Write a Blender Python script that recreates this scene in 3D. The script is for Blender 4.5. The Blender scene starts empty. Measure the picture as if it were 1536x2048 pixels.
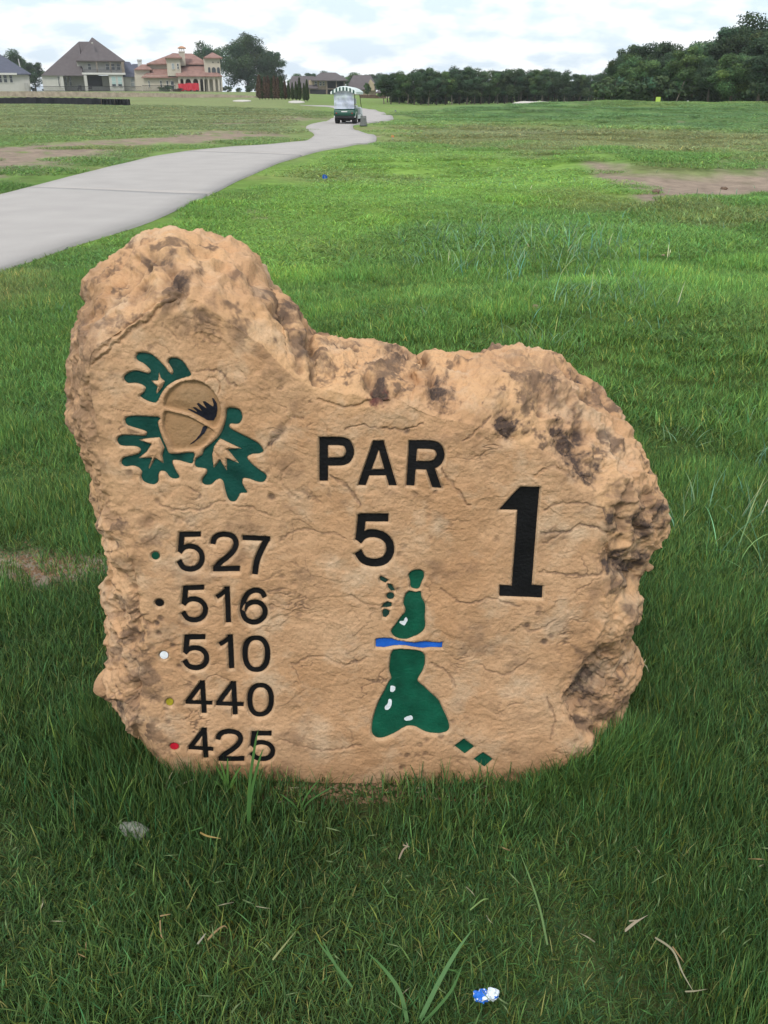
import bpy, math, random
import numpy as np
from mathutils import Vector, Matrix

random.seed(7)
RNG = np.random.default_rng(11)
S = bpy.context.scene
COL = S.collection

# ------------------------------------------------------------------ camera
PITCH = math.radians(25.4)
CAMZ = 1.6
F = 1770.0          # focal length in pixels of the 1536 x 2048 photograph
cam_d = bpy.data.cameras.new('camera')
cam = bpy.data.objects.new('camera', cam_d)
COL.objects.link(cam)
cam.location = (0, 0, CAMZ)
cam.rotation_euler = (math.pi / 2 - PITCH, 0, 0)
cam_d.sensor_fit = 'VERTICAL'
cam_d.sensor_height = 24.0
cam_d.sensor_width = 18.0
cam_d.lens = 24.0 * F / 2048.0
cam_d.clip_start = 0.02
cam_d.clip_end = 3000
S.camera = cam
S.render.resolution_x, S.render.resolution_y = 768, 1024

# ------------------------------------------------------------------ sky, sun, exposure
SUN_EL, SUN_AZ = math.radians(50), math.radians(200)     # azimuth clockwise from +Y
wd = bpy.data.worlds.new('World')
S.world = wd
wd.use_nodes = True
nt = wd.node_tree
nt.nodes.clear()
def N(t, **k):
    n = nt.nodes.new(t)
    for a, b in k.items():
        setattr(n, a, b)
    return n
out = N('ShaderNodeOutputWorld'); bg = N('ShaderNodeBackground')
sky = N('ShaderNodeTexSky', sky_type='NISHITA')
sky.sun_disc = False; sky.sun_elevation = SUN_EL; sky.sun_rotation = SUN_AZ
sky.air_density = 1.0; sky.dust_density = 2.0; sky.ozone_density = 1.0
tc = N('ShaderNodeTexCoord')
sep = N('ShaderNodeSeparateXYZ'); nt.links.new(tc.outputs['Generated'], sep.inputs[0])
zz = N('ShaderNodeMath', operation='MAXIMUM'); nt.links.new(sep.outputs[2], zz.inputs[0]); zz.inputs[1].default_value = 0.0
za = N('ShaderNodeMath', operation='ADD'); nt.links.new(zz.outputs[0], za.inputs[0]); za.inputs[1].default_value = 0.32
dx = N('ShaderNodeMath', operation='DIVIDE'); nt.links.new(sep.outputs[0], dx.inputs[0]); nt.links.new(za.outputs[0], dx.inputs[1])
dy = N('ShaderNodeMath', operation='DIVIDE'); nt.links.new(sep.outputs[1], dy.inputs[0]); nt.links.new(za.outputs[0], dy.inputs[1])
cmb = N('ShaderNodeCombineXYZ'); nt.links.new(dx.outputs[0], cmb.inputs[0]); nt.links.new(dy.outputs[0], cmb.inputs[1])
cl = N('ShaderNodeTexNoise'); nt.links.new(cmb.outputs[0], cl.inputs['Vector'])
cl.inputs['Scale'].default_value = 7.0; cl.inputs['Detail'].default_value = 6; cl.inputs['Roughness'].default_value = 0.52
cr = N('ShaderNodeValToRGB'); nt.links.new(cl.outputs[0], cr.inputs[0])
cr.color_ramp.elements[0].position = 0.40; cr.color_ramp.elements[0].color = (0, 0, 0, 1)
cr.color_ramp.elements[1].position = 0.60; cr.color_ramp.elements[1].color = (1, 1, 1, 1)
veil = N('ShaderNodeMix', data_type='RGBA'); veil.inputs[0].default_value = 0.70
nt.links.new(sky.outputs[0], veil.inputs[6]); veil.inputs[7].default_value = (6.1, 7.2, 8.4, 1)
mx = N('ShaderNodeMix', data_type='RGBA')
nt.links.new(cr.outputs[0], mx.inputs[0]); nt.links.new(veil.outputs[2], mx.inputs[6])
mx.inputs[7].default_value = (7.9, 8.1, 8.2, 1)
nt.links.new(mx.outputs[2], bg.inputs[0]); bg.inputs[1].default_value = 0.105
nt.links.new(bg.outputs[0], out.inputs[0])

sun_d = bpy.data.lights.new('sun', 'SUN')
sun = bpy.data.objects.new('sun', sun_d); COL.objects.link(sun)
sun_d.energy = 1.5; sun_d.angle = math.radians(14); sun_d.color = (1.0, 0.94, 0.85)
sdir = Vector((math.sin(SUN_AZ) * math.cos(SUN_EL), math.cos(SUN_AZ) * math.cos(SUN_EL), math.sin(SUN_EL)))
sun.rotation_euler = sdir.to_track_quat('Z', 'Y').to_euler()
S.view_settings.view_transform = 'Standard'
S.view_settings.look = 'None'
S.view_settings.exposure = 0.55
S.view_settings.gamma = 1.0
S.view_settings.use_curve_mapping = False
S.cycles.max_bounces = 5
S.cycles.diffuse_bounces = 3
S.cycles.transparent_max_bounces = 12
S.cycles.use_denoising = True

# ------------------------------------------------------------------ measuring helpers
CP, SP = math.cos(PITCH), math.sin(PITCH)
def rays(px, py):
    a = (np.asarray(px, float) - 768) / F
    b = (1024 - np.asarray(py, float)) / F
    return a, CP + b * SP, -SP + b * CP
def at(px, py, Y):
    a, fy, fz = rays(px, py)
    t = Y / fy
    return a * t, Y + 0 * t, CAMZ + fz * t
def X_at(px, Y, py=185):
    return float(at(px, py, Y)[0])
def Z_at(py, Y):
    return float(at(768, py, Y)[2])
def smooth(a, b, x):
    t = np.clip((x - a) / (b - a), 0, 1)
    return t * t * (3 - 2 * t)

def _hash(ix, iy, iz, seed):
    h = (ix.astype(np.int64) * 374761393 + iy.astype(np.int64) * 668265263 + iz.astype(np.int64) * 2147483647 + seed * 1274126177) & 0xFFFFFFFF
    h = ((h ^ (h >> 13)) * 1274126177) & 0xFFFFFFFF
    h = (h ^ (h >> 16)) & 0xFFFFFFFF
    return h
def noise(x, y, z=0.0, seed=0):
    x, y, z = np.broadcast_arrays(np.asarray(x, float), np.asarray(y, float), np.asarray(z, float))
    ix, iy, iz = np.floor(x), np.floor(y), np.floor(z)
    fx, fy, fz = x - ix, y - iy, z - iz
    u, v, w = fx * fx * fx * (fx * (fx * 6 - 15) + 10), fy * fy * fy * (fy * (fy * 6 - 15) + 10), fz * fz * fz * (fz * (fz * 6 - 15) + 10)
    res = 0
    for a in (0, 1):
        for b in (0, 1):
            for c in (0, 1):
                h = _hash(ix + a, iy + b, iz + c, seed)
                gx = (h & 255) / 127.5 - 1; gy = ((h >> 8) & 255) / 127.5 - 1; gz = ((h >> 16) & 255) / 127.5 - 1
                d = gx * (fx - a) + gy * (fy - b) + gz * (fz - c)
                res = res + (u if a else 1 - u) * (v if b else 1 - v) * (w if c else 1 - w) * d
    return res
def fbm(x, y, z=0.0, o=4, seed=0, gain=0.5):
    r, a, f = 0, 1.0, 1.0
    for i in range(o):
        r = r + a * noise(x * f, y * f, np.asarray(z) * f, seed + i * 17)
        a *= gain; f *= 2.03
    return r
def ridged(x, y, z=0.0, o=4, seed=0):
    r, a, f = 0, 1.0, 1.0
    for i in range(o):
        r = r + a * (1 - 2.2 * np.abs(noise(x * f, y * f, np.asarray(z) * f, seed + i * 13)))
        a *= 0.5; f *= 2.1
    return r
def worley(x, y, z, seed=0):
    ix, iy, iz = np.floor(x), np.floor(y), np.floor(z)
    best = np.full(x.shape, 9.0)
    for a in (-1, 0, 1):
        for b in (-1, 0, 1):
            for c in (-1, 0, 1):
                h = _hash(ix + a, iy + b, iz + c, seed)
                px = ix + a + (h & 1023) / 1023.0; py = iy + b + ((h >> 10) & 1023) / 1023.0; pz = iz + c + ((h >> 20) & 1023) / 1023.0
                best = np.minimum(best, (px - x) ** 2 + (py - y) ** 2 + (pz - z) ** 2)
    return np.sqrt(best)

def catmull(pts, n=6, closed=True):
    P = np.array(pts, float)
    m = len(P)
    o = []
    rng = range(m) if closed else range(m - 1)
    for i in rng:
        if closed:
            p0, p1, p2, p3 = P[(i - 1) % m], P[i], P[(i + 1) % m], P[(i + 2) % m]
        else:
            p0, p1, p2, p3 = P[max(i - 1, 0)], P[i], P[i + 1], P[min(i + 2, m - 1)]
        for k in range(n):
            t = k / n
            o.append(0.5 * ((2 * p1) + (-p0 + p2) * t + (2 * p0 - 5 * p1 + 4 * p2 - p3) * t * t + (-p0 + 3 * p1 - 3 * p2 + p3) * t ** 3))
    if not closed:
        o.append(P[-1])
    return np.array(o)

def poly_sd(x, y, poly):
    """signed distance (negative inside) of points to a closed polygon"""
    P = np.asarray(poly, float); Q = np.roll(P, -1, 0)
    x = np.asarray(x, float).ravel(); y = np.asarray(y, float).ravel()
    best = np.full(x.shape, 1e18); ins = np.zeros(x.shape, bool)
    for (ax, ay), (bx, by) in zip(P, Q):
        ex, ey = bx - ax, by - ay
        L = ex * ex + ey * ey
        if L < 1e-12: continue
        t = np.clip(((x - ax) * ex + (y - ay) * ey) / L, 0, 1)
        d = (x - ax - t * ex) ** 2 + (y - ay - t * ey) ** 2
        best = np.minimum(best, d)
        if ay != by:
            c = ((ay > y) != (by > y)) & (x < (bx - ax) * (y - ay) / (by - ay) + ax)
            ins ^= c
    d = np.sqrt(best)
    return np.where(ins, -d, d)

# ------------------------------------------------------------------ objects helpers
def tag(o, label=None, cat=None, group=None, kind=None):
    if label: o['label'] = label
    if cat: o['category'] = cat
    if group: o['group'] = group
    if kind: o['kind'] = kind
    return o
def thing(name, label, cat, loc=(0, 0, 0), group=None, rz=0, kind=None):
    o = bpy.data.objects.new(name, None); COL.objects.link(o)
    o.location = loc; o.rotation_euler = (0, 0, rz); o.empty_display_size = 0.1
    return tag(o, label, cat, group, kind)
def link_mesh(name, me, mat=None, parent=None, sm=False):
    o = bpy.data.objects.new(name, me); COL.objects.link(o)
    if mat is not None and not me.materials: me.materials.append(mat)
    if parent is not None: o.parent = parent
    if sm:
        me.polygons.foreach_set('use_smooth', np.ones(len(me.polygons), bool))
    return o
def mesh_np(name, verts, faces, sm=False):
    """verts (n,3); faces (m,k) array, or a list of such arrays"""
    me = bpy.data.meshes.new(name)
    if not isinstance(faces, list): faces = [faces]
    faces = [np.asarray(f, np.int32) for f in faces if len(f)]
    verts = np.asarray(verts, np.float32)
    me.vertices.add(len(verts)); me.vertices.foreach_set('co', verts.ravel())
    loops = np.concatenate([f.ravel() for f in faces])
    sizes = np.concatenate([np.full(len(f), f.shape[1], np.int32) for f in faces])
    starts = np.concatenate([[0], np.cumsum(sizes)[:-1]]).astype(np.int32)
    me.loops.add(len(loops)); me.loops.foreach_set('vertex_index', loops)
    me.polygons.add(len(sizes)); me.polygons.foreach_set('loop_start', starts)
    me.polygons.foreach_set('loop_total', sizes)
    if sm: me.polygons.foreach_set('use_smooth', np.ones(len(sizes), bool))
    me.update(calc_edges=True); me.validate()
    return me
def vcol(me, name, rgb, domain='POINT'):
    a = me.color_attributes.new(name, 'FLOAT_COLOR', domain)
    rgb = np.asarray(rgb, np.float32)
    if rgb.shape[1] == 3: rgb = np.hstack([rgb, np.ones((len(rgb), 1), np.float32)])
    a.data.foreach_set('color', rgb.ravel())

class MB:
    def __init__(s): s.v = []; s.f = []
    def add(s, vs, fs):
        k = len(s.v); s.v += [tuple(map(float, p)) for p in vs]; s.f += [tuple(i + k for i in f) for f in fs]; return s
    def box(s, x0, x1, y0, y1, z0, z1):
        v = [(x0, y0, z0), (x1, y0, z0), (x1, y1, z0), (x0, y1, z0), (x0, y0, z1), (x1, y0, z1), (x1, y1, z1), (x0, y1, z1)]
        return s.add(v, [(0, 3, 2, 1), (4, 5, 6, 7), (0, 1, 5, 4), (1, 2, 6, 5), (2, 3, 7, 6), (3, 0, 4, 7)])
    def cyl(s, p, q, r0, r1=None, n=10, caps=True):
        r1 = r0 if r1 is None else r1
        p, q = Vector(p), Vector(q); d = (q - p).normalized()
        a = d.orthogonal().normalized(); b = d.cross(a)
        v = []
        for (c, r) in ((p, r0), (q, r1)):
            for i in range(n):
                t = 2 * math.pi * i / n
                v.append(c + a * (r * math.cos(t)) + b * (r * math.sin(t)))
        f = [(i, (i + 1) % n, n + (i + 1) % n, n + i) for i in range(n)]
        if caps: f += [tuple(range(n - 1, -1, -1)), tuple(range(n, 2 * n))]
        return s.add(v, f)
    def tube(s, pts, r, n=6):
        for a, b in zip(pts[:-1], pts[1:]): s.cyl(a, b, r, n=n)
        return s
    def hip(s, x0, x1, y0, y1, z0, z1, rx0, rx1, ry0=None, ry1=None, th=0.15):
        """hipped roof with a flat soffit; ridge from (rx0,ry0) to (rx1,ry1)"""
        ry0 = (y0 + y1) / 2 if ry0 is None else ry0
        ry1 = ry0 if ry1 is None else ry1
        v = [(x0, y0, z0), (x1, y0, z0), (x1, y1, z0), (x0, y1, z0),
             (x0, y0, z0 + th), (x1, y0, z0 + th), (x1, y1, z0 + th), (x0, y1, z0 + th), (rx0, ry0, z1), (rx1, ry1, z1)]
        return s.add(v, [(0, 3, 2, 1), (0, 1, 5, 4), (1, 2, 6, 5), (2, 3, 7, 6), (3, 0, 4, 7), (4, 5, 9, 8), (5, 6, 9), (6, 7, 8, 9), (7, 4, 8)])
    def prism(s, poly, y0, y1):
        """polygon in x,z pulled along y"""
        n = len(poly)
        v = [(x, y0, z) for x, z in poly] + [(x, y1, z) for x, z in poly]
        return s.add(v, [tuple(range(n)), tuple(range(2 * n - 1, n - 1, -1))] + [(i, n + i, n + (i + 1) % n, (i + 1) % n) for i in range(n)])
    def build(s, name, mat, parent=None, o=(0, 0, 0), sm=False, bevel=0):
        me = bpy.data.meshes.new(name)
        me.from_pydata([(x - o[0], y - o[1], z - o[2]) for x, y, z in s.v], [], s.f)
        me.update()
        ob = link_mesh(name, me, mat, parent, sm)
        if bevel:
            m = ob.modifiers.new('bevel', 'BEVEL'); m.width = bevel; m.segments = 2; m.limit_method = 'ANGLE'
        return ob

# ------------------------------------------------------------------ materials
def mat_new(name):
    m = bpy.data.materials.new(name); m.use_nodes = True
    t = m.node_tree; t.nodes.clear()
    o = t.nodes.new('ShaderNodeOutputMaterial'); b = t.nodes.new('ShaderNodeBsdfPrincipled')
    t.links.new(b.outputs[0], o.inputs[0])
    return m, t, b, o
def simple(name, col, rough=0.7, var=0.12, scale=3.0, bump=0.0, metal=0.0, spec=0.3, bscale=None, alpha=None, trans=None):
    m, t, b, o = mat_new(name)
    tc = t.nodes.new('ShaderNodeTexCoord'); n = t.nodes.new('ShaderNodeTexNoise')
    t.links.new(tc.outputs['Object'], n.inputs['Vector'])
    n.inputs['Scale'].default_value = scale; n.inputs['Detail'].default_value = 5
    r = t.nodes.new('ShaderNodeMapRange'); r.inputs[1].default_value = 0.25; r.inputs[2].default_value = 0.75
    r.inputs[3].default_value = 1 - var; r.inputs[4].default_value = 1 + var
    t.links.new(n.outputs[0], r.inputs[0])
    mu = t.nodes.new('ShaderNodeVectorMath'); mu.operation = 'SCALE'
    mu.inputs[0].default_value = col; t.links.new(r.outputs[0], mu.inputs['Scale'])
    t.links.new(mu.outputs[0], b.inputs['Base Color'])
    b.inputs['Roughness'].default_value = rough; b.inputs['Metallic'].default_value = metal
    b.inputs['Specular IOR Level'].default_value = spec
    if bump:
        n2 = t.nodes.new('ShaderNodeTexNoise'); t.links.new(tc.outputs['Object'], n2.inputs['Vector'])
        n2.inputs['Scale'].default_value = bscale or scale * 6; n2.inputs['Detail'].default_value = 4
        bp = t.nodes.new('ShaderNodeBump'); bp.inputs['Strength'].default_value = bump; bp.inputs['Distance'].default_value = 0.02
        t.links.new(n2.outputs[0], bp.inputs['Height']); t.links.new(bp.outputs[0], b.inputs['Normal'])
    if alpha is not None: b.inputs['Alpha'].default_value = alpha
    return m

# ------------------------------------------------------------------ terrain
UCOLS = np.array([(p - 768) / 1959.0 for p in (-900, -300, 0, 300, 560, 640, 768, 860, 960, 1100, 1300, 1480, 1600, 2300)])
YROWS = np.array([0, 30, 45, 58, 75, 92, 110, 130, 150, 154, 200, 320, 700], float)
ZT = np.array([
 #   -900  -300     0   300   560   640   768   860   960  1100  1300  1480  1600  2300
 [0.0] * 14,
 [0.05, 0.05, 0.05, 0.00, 0.00, 0.00, 0.00, 0.00, 0.00, 0.00, 0.00, 0.0, 0.0, 0.0],
 [0.20, 0.20, 0.18, 0.08, 0.00, 0.00, 0.00, 0.00, 0.00, 0.02, 0.08, 0.08, 0.05, 0.0],
 [0.45, 0.45, 0.40, 0.25, 0.06, 0.00, 0.00, 0.00, 0.08, 0.28, 0.38, 0.38, 0.25, 0.1],
 [0.72, 0.72, 0.70, 0.60, 0.28, 0.06, 0.00, 0.10, 0.42, 0.82, 0.86, 0.80, 0.30, 0.0],
 [0.75, 0.75, 0.74, 0.70, 0.45, 0.12, 0.00, 0.12, 0.30, 0.60, 0.70, 0.60, 0.10, -.2],
 [0.80, 0.80, 0.80, 0.80, 0.75, 0.40, 0.08, 0.00, 0.20, 0.48, 0.30, 0.20, 0.0, -.2],
 [0.82, 0.82, 0.82, 0.80, 0.75, 0.60, 0.30, -.05, 0.0, 0.10, 0.10, 0.10, 0.0, -.2],
 [0.84, 0.84, 0.84, 0.78, 0.70, 0.65, 0.50, -.10, -.1, 0.0, 0.0, 0.0, 0.0, -.2],
 [1.50, 1.50, 1.50, 1.42, 1.15, 0.70, 0.52, -.10, -.1, 0.0, 0.0, 0.0, 0.0, -.2],
 [1.70, 1.70, 1.70, 1.70, 1.50, 1.10, 0.80, 0.20, 0.0, 0.0, 0.0, 0.0, 0.0, 0.0],
 [1.70, 1.70, 1.70, 1.70, 1.50, 1.20, 1.00, 0.60, 0.4, 0.4, 0.4, 0.4, 0.4, 0.4],
 [1.50] * 14])
def ground_z(x, y):
    x = np.asarray(x, float); y = np.asarray(y, float)
    x, y = np.broadcast_arrays(x, y)
    yy = np.maximum(y, 0.5); u = np.clip(x / np.maximum(yy, 6.0), UCOLS[0], UCOLS[-1]); yc = np.clip(yy, 0, 699.9)
    j = np.clip(np.searchsorted(UCOLS, u, 'right') - 1, 0, len(UCOLS) - 2)
    i = np.clip(np.searchsorted(YROWS, yc, 'right') - 1, 0, len(YROWS) - 2)
    tu = (u - UCOLS[j]) / (UCOLS[j + 1] - UCOLS[j]); ty = (yc - YROWS[i]) / (YROWS[i + 1] - YROWS[i])
    tu = 0.45 * tu + 0.55 * tu * tu * (3 - 2 * tu); ty = 0.45 * ty + 0.55 * ty * ty * (3 - 2 * ty)
    z = (ZT[i, j] * (1 - tu) + ZT[i, j + 1] * tu) * (1 - ty) + (ZT[i + 1, j] * (1 - tu) + ZT[i + 1, j + 1] * tu) * ty
    # undulating rough, gone near the stone and on far ground
    amp = smooth(2.6, 6.0, y) * (1 - smooth(70, 120, y))
    right = smooth(-0.15, 0.1, x / np.maximum(yy, 1))
    z = z + amp * (0.30 * noise(x * 0.22, y * 0.17, 0, 5) * (0.15 + right) * smooth(4, 9, y) + 0.11 * noise(x * 0.6, y * 0.45, 0, 6) * (0.15 + right))
    z = z + 0.26 * np.exp(-((x - 2.2) / 2.4) ** 2 - ((y - 10.2) / 1.7) ** 2) + 0.22 * np.exp(-((x - 1.5) / 3.0) ** 2 - ((y - 6.2) / 1.2) ** 2) * smooth(-1, .5, x)
    # shallow swale in the middle and a low bank on the right
    z = z - 0.10 * np.exp(-((x - 1.6) / 2.6) ** 2 - ((y - 18) / 7) ** 2) + 0.16 * np.exp(-((x - 6.0) / 2.2) ** 2 - ((y - 11.5) / 2.6) ** 2)
    return z
_Y = np.concatenate([np.arange(0.6, 30, 0.02), np.arange(30, 400, 0.2)])
def ghit(px, py):
    a, fy, fz = rays(px, py)
    xs, zs = a / fy * _Y, CAMZ + fz / fy * _Y
    g = zs - ground_z(xs, _Y)
    k = np.argmax(g < 0)
    if g[k] >= 0: k = len(_Y) - 1
    return float(xs[k]), float(_Y[k]), float(ground_z(xs[k], _Y[k]))
def gpoly(pts, n=4):
    return catmull([ghit(*p)[:2] for p in pts], n)

PATH_PAIRS = [((-700, 640), (-300, 655)), ((-420, 545), (-150, 598)), ((-240, 470), (0, 545)), ((-110, 427), (120, 503)), ((-40, 405), (250, 462)), ((20, 389.5), (330, 432)), ((60, 379), (415, 393)),
    ((120, 363), (470, 365)), ((220, 337), (520, 343)), ((330, 312), (580, 320)), ((450, 297), (640, 303)), ((550, 290.5), (700, 293)), ((605, 285), (735, 289)),
    ((622, 279), (753, 282)), ((628, 269), (745, 271)), ((612, 258), (716, 263)), ((622, 250), (706, 256)), ((645, 245), (714, 250)),
    ((662, 239), (745, 246.5)), ((672, 235), (778, 242.5)), ((685, 231), (787, 238)), ((700, 227), (772, 229)), ((690, 221.5), (745, 220)),
    ((655, 214), (700, 215)), ((600, 210.5), (640, 211.2))]
pathL = catmull([ghit(*a)[:2] for a, b in PATH_PAIRS], 8, closed=False)
pathR = catmull([ghit(*b)[:2] for a, b in PATH_PAIRS], 8, closed=False)
PATH_POLY = np.vstack([pathL, pathR[::-1]])

D_RIGHT = gpoly([(1165, 322), (1260, 326), (1400, 319), (1536, 314), (1750, 312), (1950, 340), (1700, 388), (1536, 386), (1440, 396), (1310, 405), (1272, 392), (1225, 364), (1180, 344)])
D_TUFT = gpoly([(1195, 306), (1350, 300), (1536, 303), (1700, 306), (1536, 330), (1480, 352), (1440, 362), (1330, 352), (1230, 338)])
D_LEFT = gpoly([(-300, 292), (0, 292), (130, 285), (230, 279), (340, 268), (440, 262), (560, 266), (540, 276), (430, 284), (300, 294), (230, 312), (130, 326), (60, 345), (0, 352), (-300, 410)])
D_LEFT2 = gpoly([(440, 243), (540, 236), (650, 233), (640, 240), (540, 246), (450, 250)])
BRIGHT = gpoly([(300, 500), (420, 420), (480, 385), (560, 340), (640, 312), (760, 296), (900, 298), (1150, 301), (1185, 326), (1235, 358), (1285, 386), (1300, 400), (1180, 405), (1050, 400), (900, 420), (760, 470), (640, 520), (450, 560)])
OLIVE = gpoly([(760, 262), (900, 250), (1100, 252), (1300, 258), (1536, 262), (1800, 262), (1800, 300), (1536, 300), (1300, 300), (1100, 296), (900, 288), (790, 280)])
MOUND = gpoly([(905, 212), (1000, 208), (1200, 207), (1480, 209), (1600, 228), (1600, 262), (1400, 258), (1200, 250), (1000, 246), (900, 235), (860, 222)])
bare_c = ghit(95, 1135)[:2]
DIRT = np.array([0.25, 0.195, 0.15])
def ground_tint(x, y):
    """turf and soil colour at a place, shade between near blades included, plus how bare it is"""
    x = np.asarray(x, float).ravel(); y = np.asarray(y, float).ravel()
    d = np.hypot(x, y)
    n1 = fbm(x * 0.5, y * 0.35, 0, 4, 31); n2 = fbm(x * 2.2, y * 1.6, 0, 3, 41); n3 = fbm(x * 0.09, y * 0.05, 0, 3, 51)
    c_near_dark = np.array([0.064, 0.130, 0.038]); c_mid = np.array([0.125, 0.240, 0.056]); c_bri = np.array([0.205, 0.360, 0.072])
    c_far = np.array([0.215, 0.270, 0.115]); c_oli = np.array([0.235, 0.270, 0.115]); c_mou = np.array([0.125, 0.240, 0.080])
    w = smooth(1.8, 7.0, d)[:, None]  # shade seen between near blades is put into the turf colour
    c = c_near_dark * (1 - w) + c_mid * w
    wob = n1 * 1.2 + n2 * 0.4
    def mask(poly, soft, amp=1.0):
        return smooth(soft, -soft, poly_sd(x, y, poly) + amp * wob * soft * 2)[:, None]
    b = mask(BRIGHT, 1.2); c = c * (1 - b) + c_bri * b
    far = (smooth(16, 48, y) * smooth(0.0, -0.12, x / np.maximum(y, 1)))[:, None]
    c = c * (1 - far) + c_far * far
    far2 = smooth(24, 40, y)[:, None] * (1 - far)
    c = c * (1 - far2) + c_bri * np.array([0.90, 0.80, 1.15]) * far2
    o = mask(OLIVE, 2.5); c = c * (1 - o) + c_oli * o
    m = mask(MOUND, 4.0, .5); c = c * (1 - m) + c_mou * m
    qf = 1 - 0.65 * smooth(14, 40, y); v = 1 + 0.35 * n1 * qf + 0.22 * n2 * qf + 0.40 * n3 * qf
    v = 1 + (v - 1) * (1 - 0.6 * b[:, 0])
    c = c * np.clip(v, 0.45, 1.6)[:, None]
    dry = (smooth(3.0, 7.0, d) * (1 - .75 * smooth(-.02, .08, x / np.maximum(y, 1)) * smooth(12, 30, y)))[:, None] * smooth(0.18, 0.55, fbm(x * 0.35 + 9, y * 0.22, 0, 4, 61) + 0.10)[:, None]
    c = c * (1 - 0.45 * dry) + 0.45 * dry * np.array([0.23, 0.22, 0.10])
    bare = np.zeros(len(x))
    sc = np.clip(y, 1, 60) / 15.0
    def bm(poly, k, soft, q):
        return q * smooth(soft, -soft, poly_sd(x, y, poly) + k * soft * (n1 * 1.6 + n2))
    bare = np.maximum(bare, bm(D_RIGHT, 1.0, 0.22, 1.0))
    tuft = bm(D_TUFT, 1.0, 0.8, 1.0)
    bare = bare * (1 - 0.75 * tuft)
    bare = np.maximum(bare, bm(D_LEFT, 1.6, 0.8, 1.0) * smooth(-0.55, -0.1, n2 + n1))
    bare = np.maximum(bare, bm(D_LEFT2, 1.6, 0.8, 0.7))
    db = np.hypot((x - bare_c[0]) / 0.40, (y - bare_c[1]) / 0.12) + 0.9 * n2 + 0.6 * fbm(x * 9, y * 9, 0, 2, 3)
    bare = np.maximum(bare, smooth(1.15, 0.75, db))
    spots = smooth(0.42, 0.55, noise(x * 0.8, y * 0.5, 0, 77) + 0.25 * n2) * smooth(2.5, 4, y) * 0.8
    bare = np.maximum(bare, spots)
    soil = DIRT * (1 + 0.35 * n2 + 0.2 * n1)[:, None]
    return np.clip(c, 0.01, 1), soil, np.clip(bare, 0, 1)

def build_ground():
    nr = 430
    r = np.concatenate([[0.0], np.exp(np.linspace(math.log(0.25), math.log(1400), nr))])
    a = np.concatenate([np.linspace(-40, 40, 360), np.linspace(40, 320, 60)[1:-1]]) * math.pi / 180
    A, R = np.meshgrid(a, r)
    X, Y = R * np.sin(A), R * np.cos(A)
    Z = ground_z(X, Y)
    near = smooth(12, 5, np.hypot(X, Y))
    Z = Z + near * 0.010 * fbm(X * 5, Y * 5, 0, 3, 8)
    na = len(a); nr = len(r)
    i, j = np.meshgrid(np.arange(nr - 1), np.arange(na), indexing='ij')
    jn = (j + 1) % na
    f = np.stack([i * na + j, i * na + jn, (i + 1) * na + jn, (i + 1) * na + j], -1).reshape(-1, 4)[:, ::-1]
    me = mesh_np('ground', np.stack([X, Y, Z], -1).reshape(-1, 3), f, sm=True)
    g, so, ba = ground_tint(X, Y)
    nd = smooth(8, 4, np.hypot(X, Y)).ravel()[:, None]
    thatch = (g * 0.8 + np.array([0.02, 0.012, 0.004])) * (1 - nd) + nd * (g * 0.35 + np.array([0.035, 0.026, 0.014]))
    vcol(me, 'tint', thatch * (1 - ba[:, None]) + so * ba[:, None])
    m, t, b, o = mat_new('turf_and_soil')
    at_ = t.nodes.new('ShaderNodeVertexColor'); at_.layer_name = 'tint'
    tc = t.nodes.new('ShaderNodeTexCoord')
    n = t.nodes.new('ShaderNodeTexNoise'); n.inputs['Scale'].default_value = 3.0; n.inputs['Detail'].default_value = 9; n.inputs['Roughness'].default_value = 0.7
    t.links.new(tc.outputs['Object'], n.inputs['Vector'])
    r_ = t.nodes.new('ShaderNodeMapRange'); r_.inputs[1].default_value = 0.3; r_.inputs[2].default_value = 0.7; r_.inputs[3].default_value = 0.72; r_.inputs[4].default_value = 1.28
    t.links.new(n.outputs[0], r_.inputs[0])
    mu = t.nodes.new('ShaderNodeVectorMath'); mu.operation = 'SCALE'
    t.links.new(at_.outputs[0], mu.inputs[0]); t.links.new(r_.outputs[0], mu.inputs['Scale']); t.links.new(mu.outputs[0], b.inputs['Base Color'])
    b.inputs['Roughness'].default_value = 0.95; b.inputs['Specular IOR Level'].default_value = 0.05
    n2 = t.nodes.new('ShaderNodeTexNoise'); n2.inputs['Scale'].default_value = 40; n2.inputs['Detail'].default_value = 5
    t.links.new(tc.outputs['Object'], n2.inputs['Vector'])
    bp = t.nodes.new('ShaderNodeBump'); bp.inputs['Strength'].default_value = 0.6; bp.inputs['Distance'].default_value = 0.02
    t.links.new(n2.outputs[0], bp.inputs['Height']); t.links.new(bp.outputs[0], b.inputs['Normal'])
    o = link_mesh('ground', me, m)
    tag(o, 'rolling golf course turf with bare soil patches', None, kind='structure')
build_ground()

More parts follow.
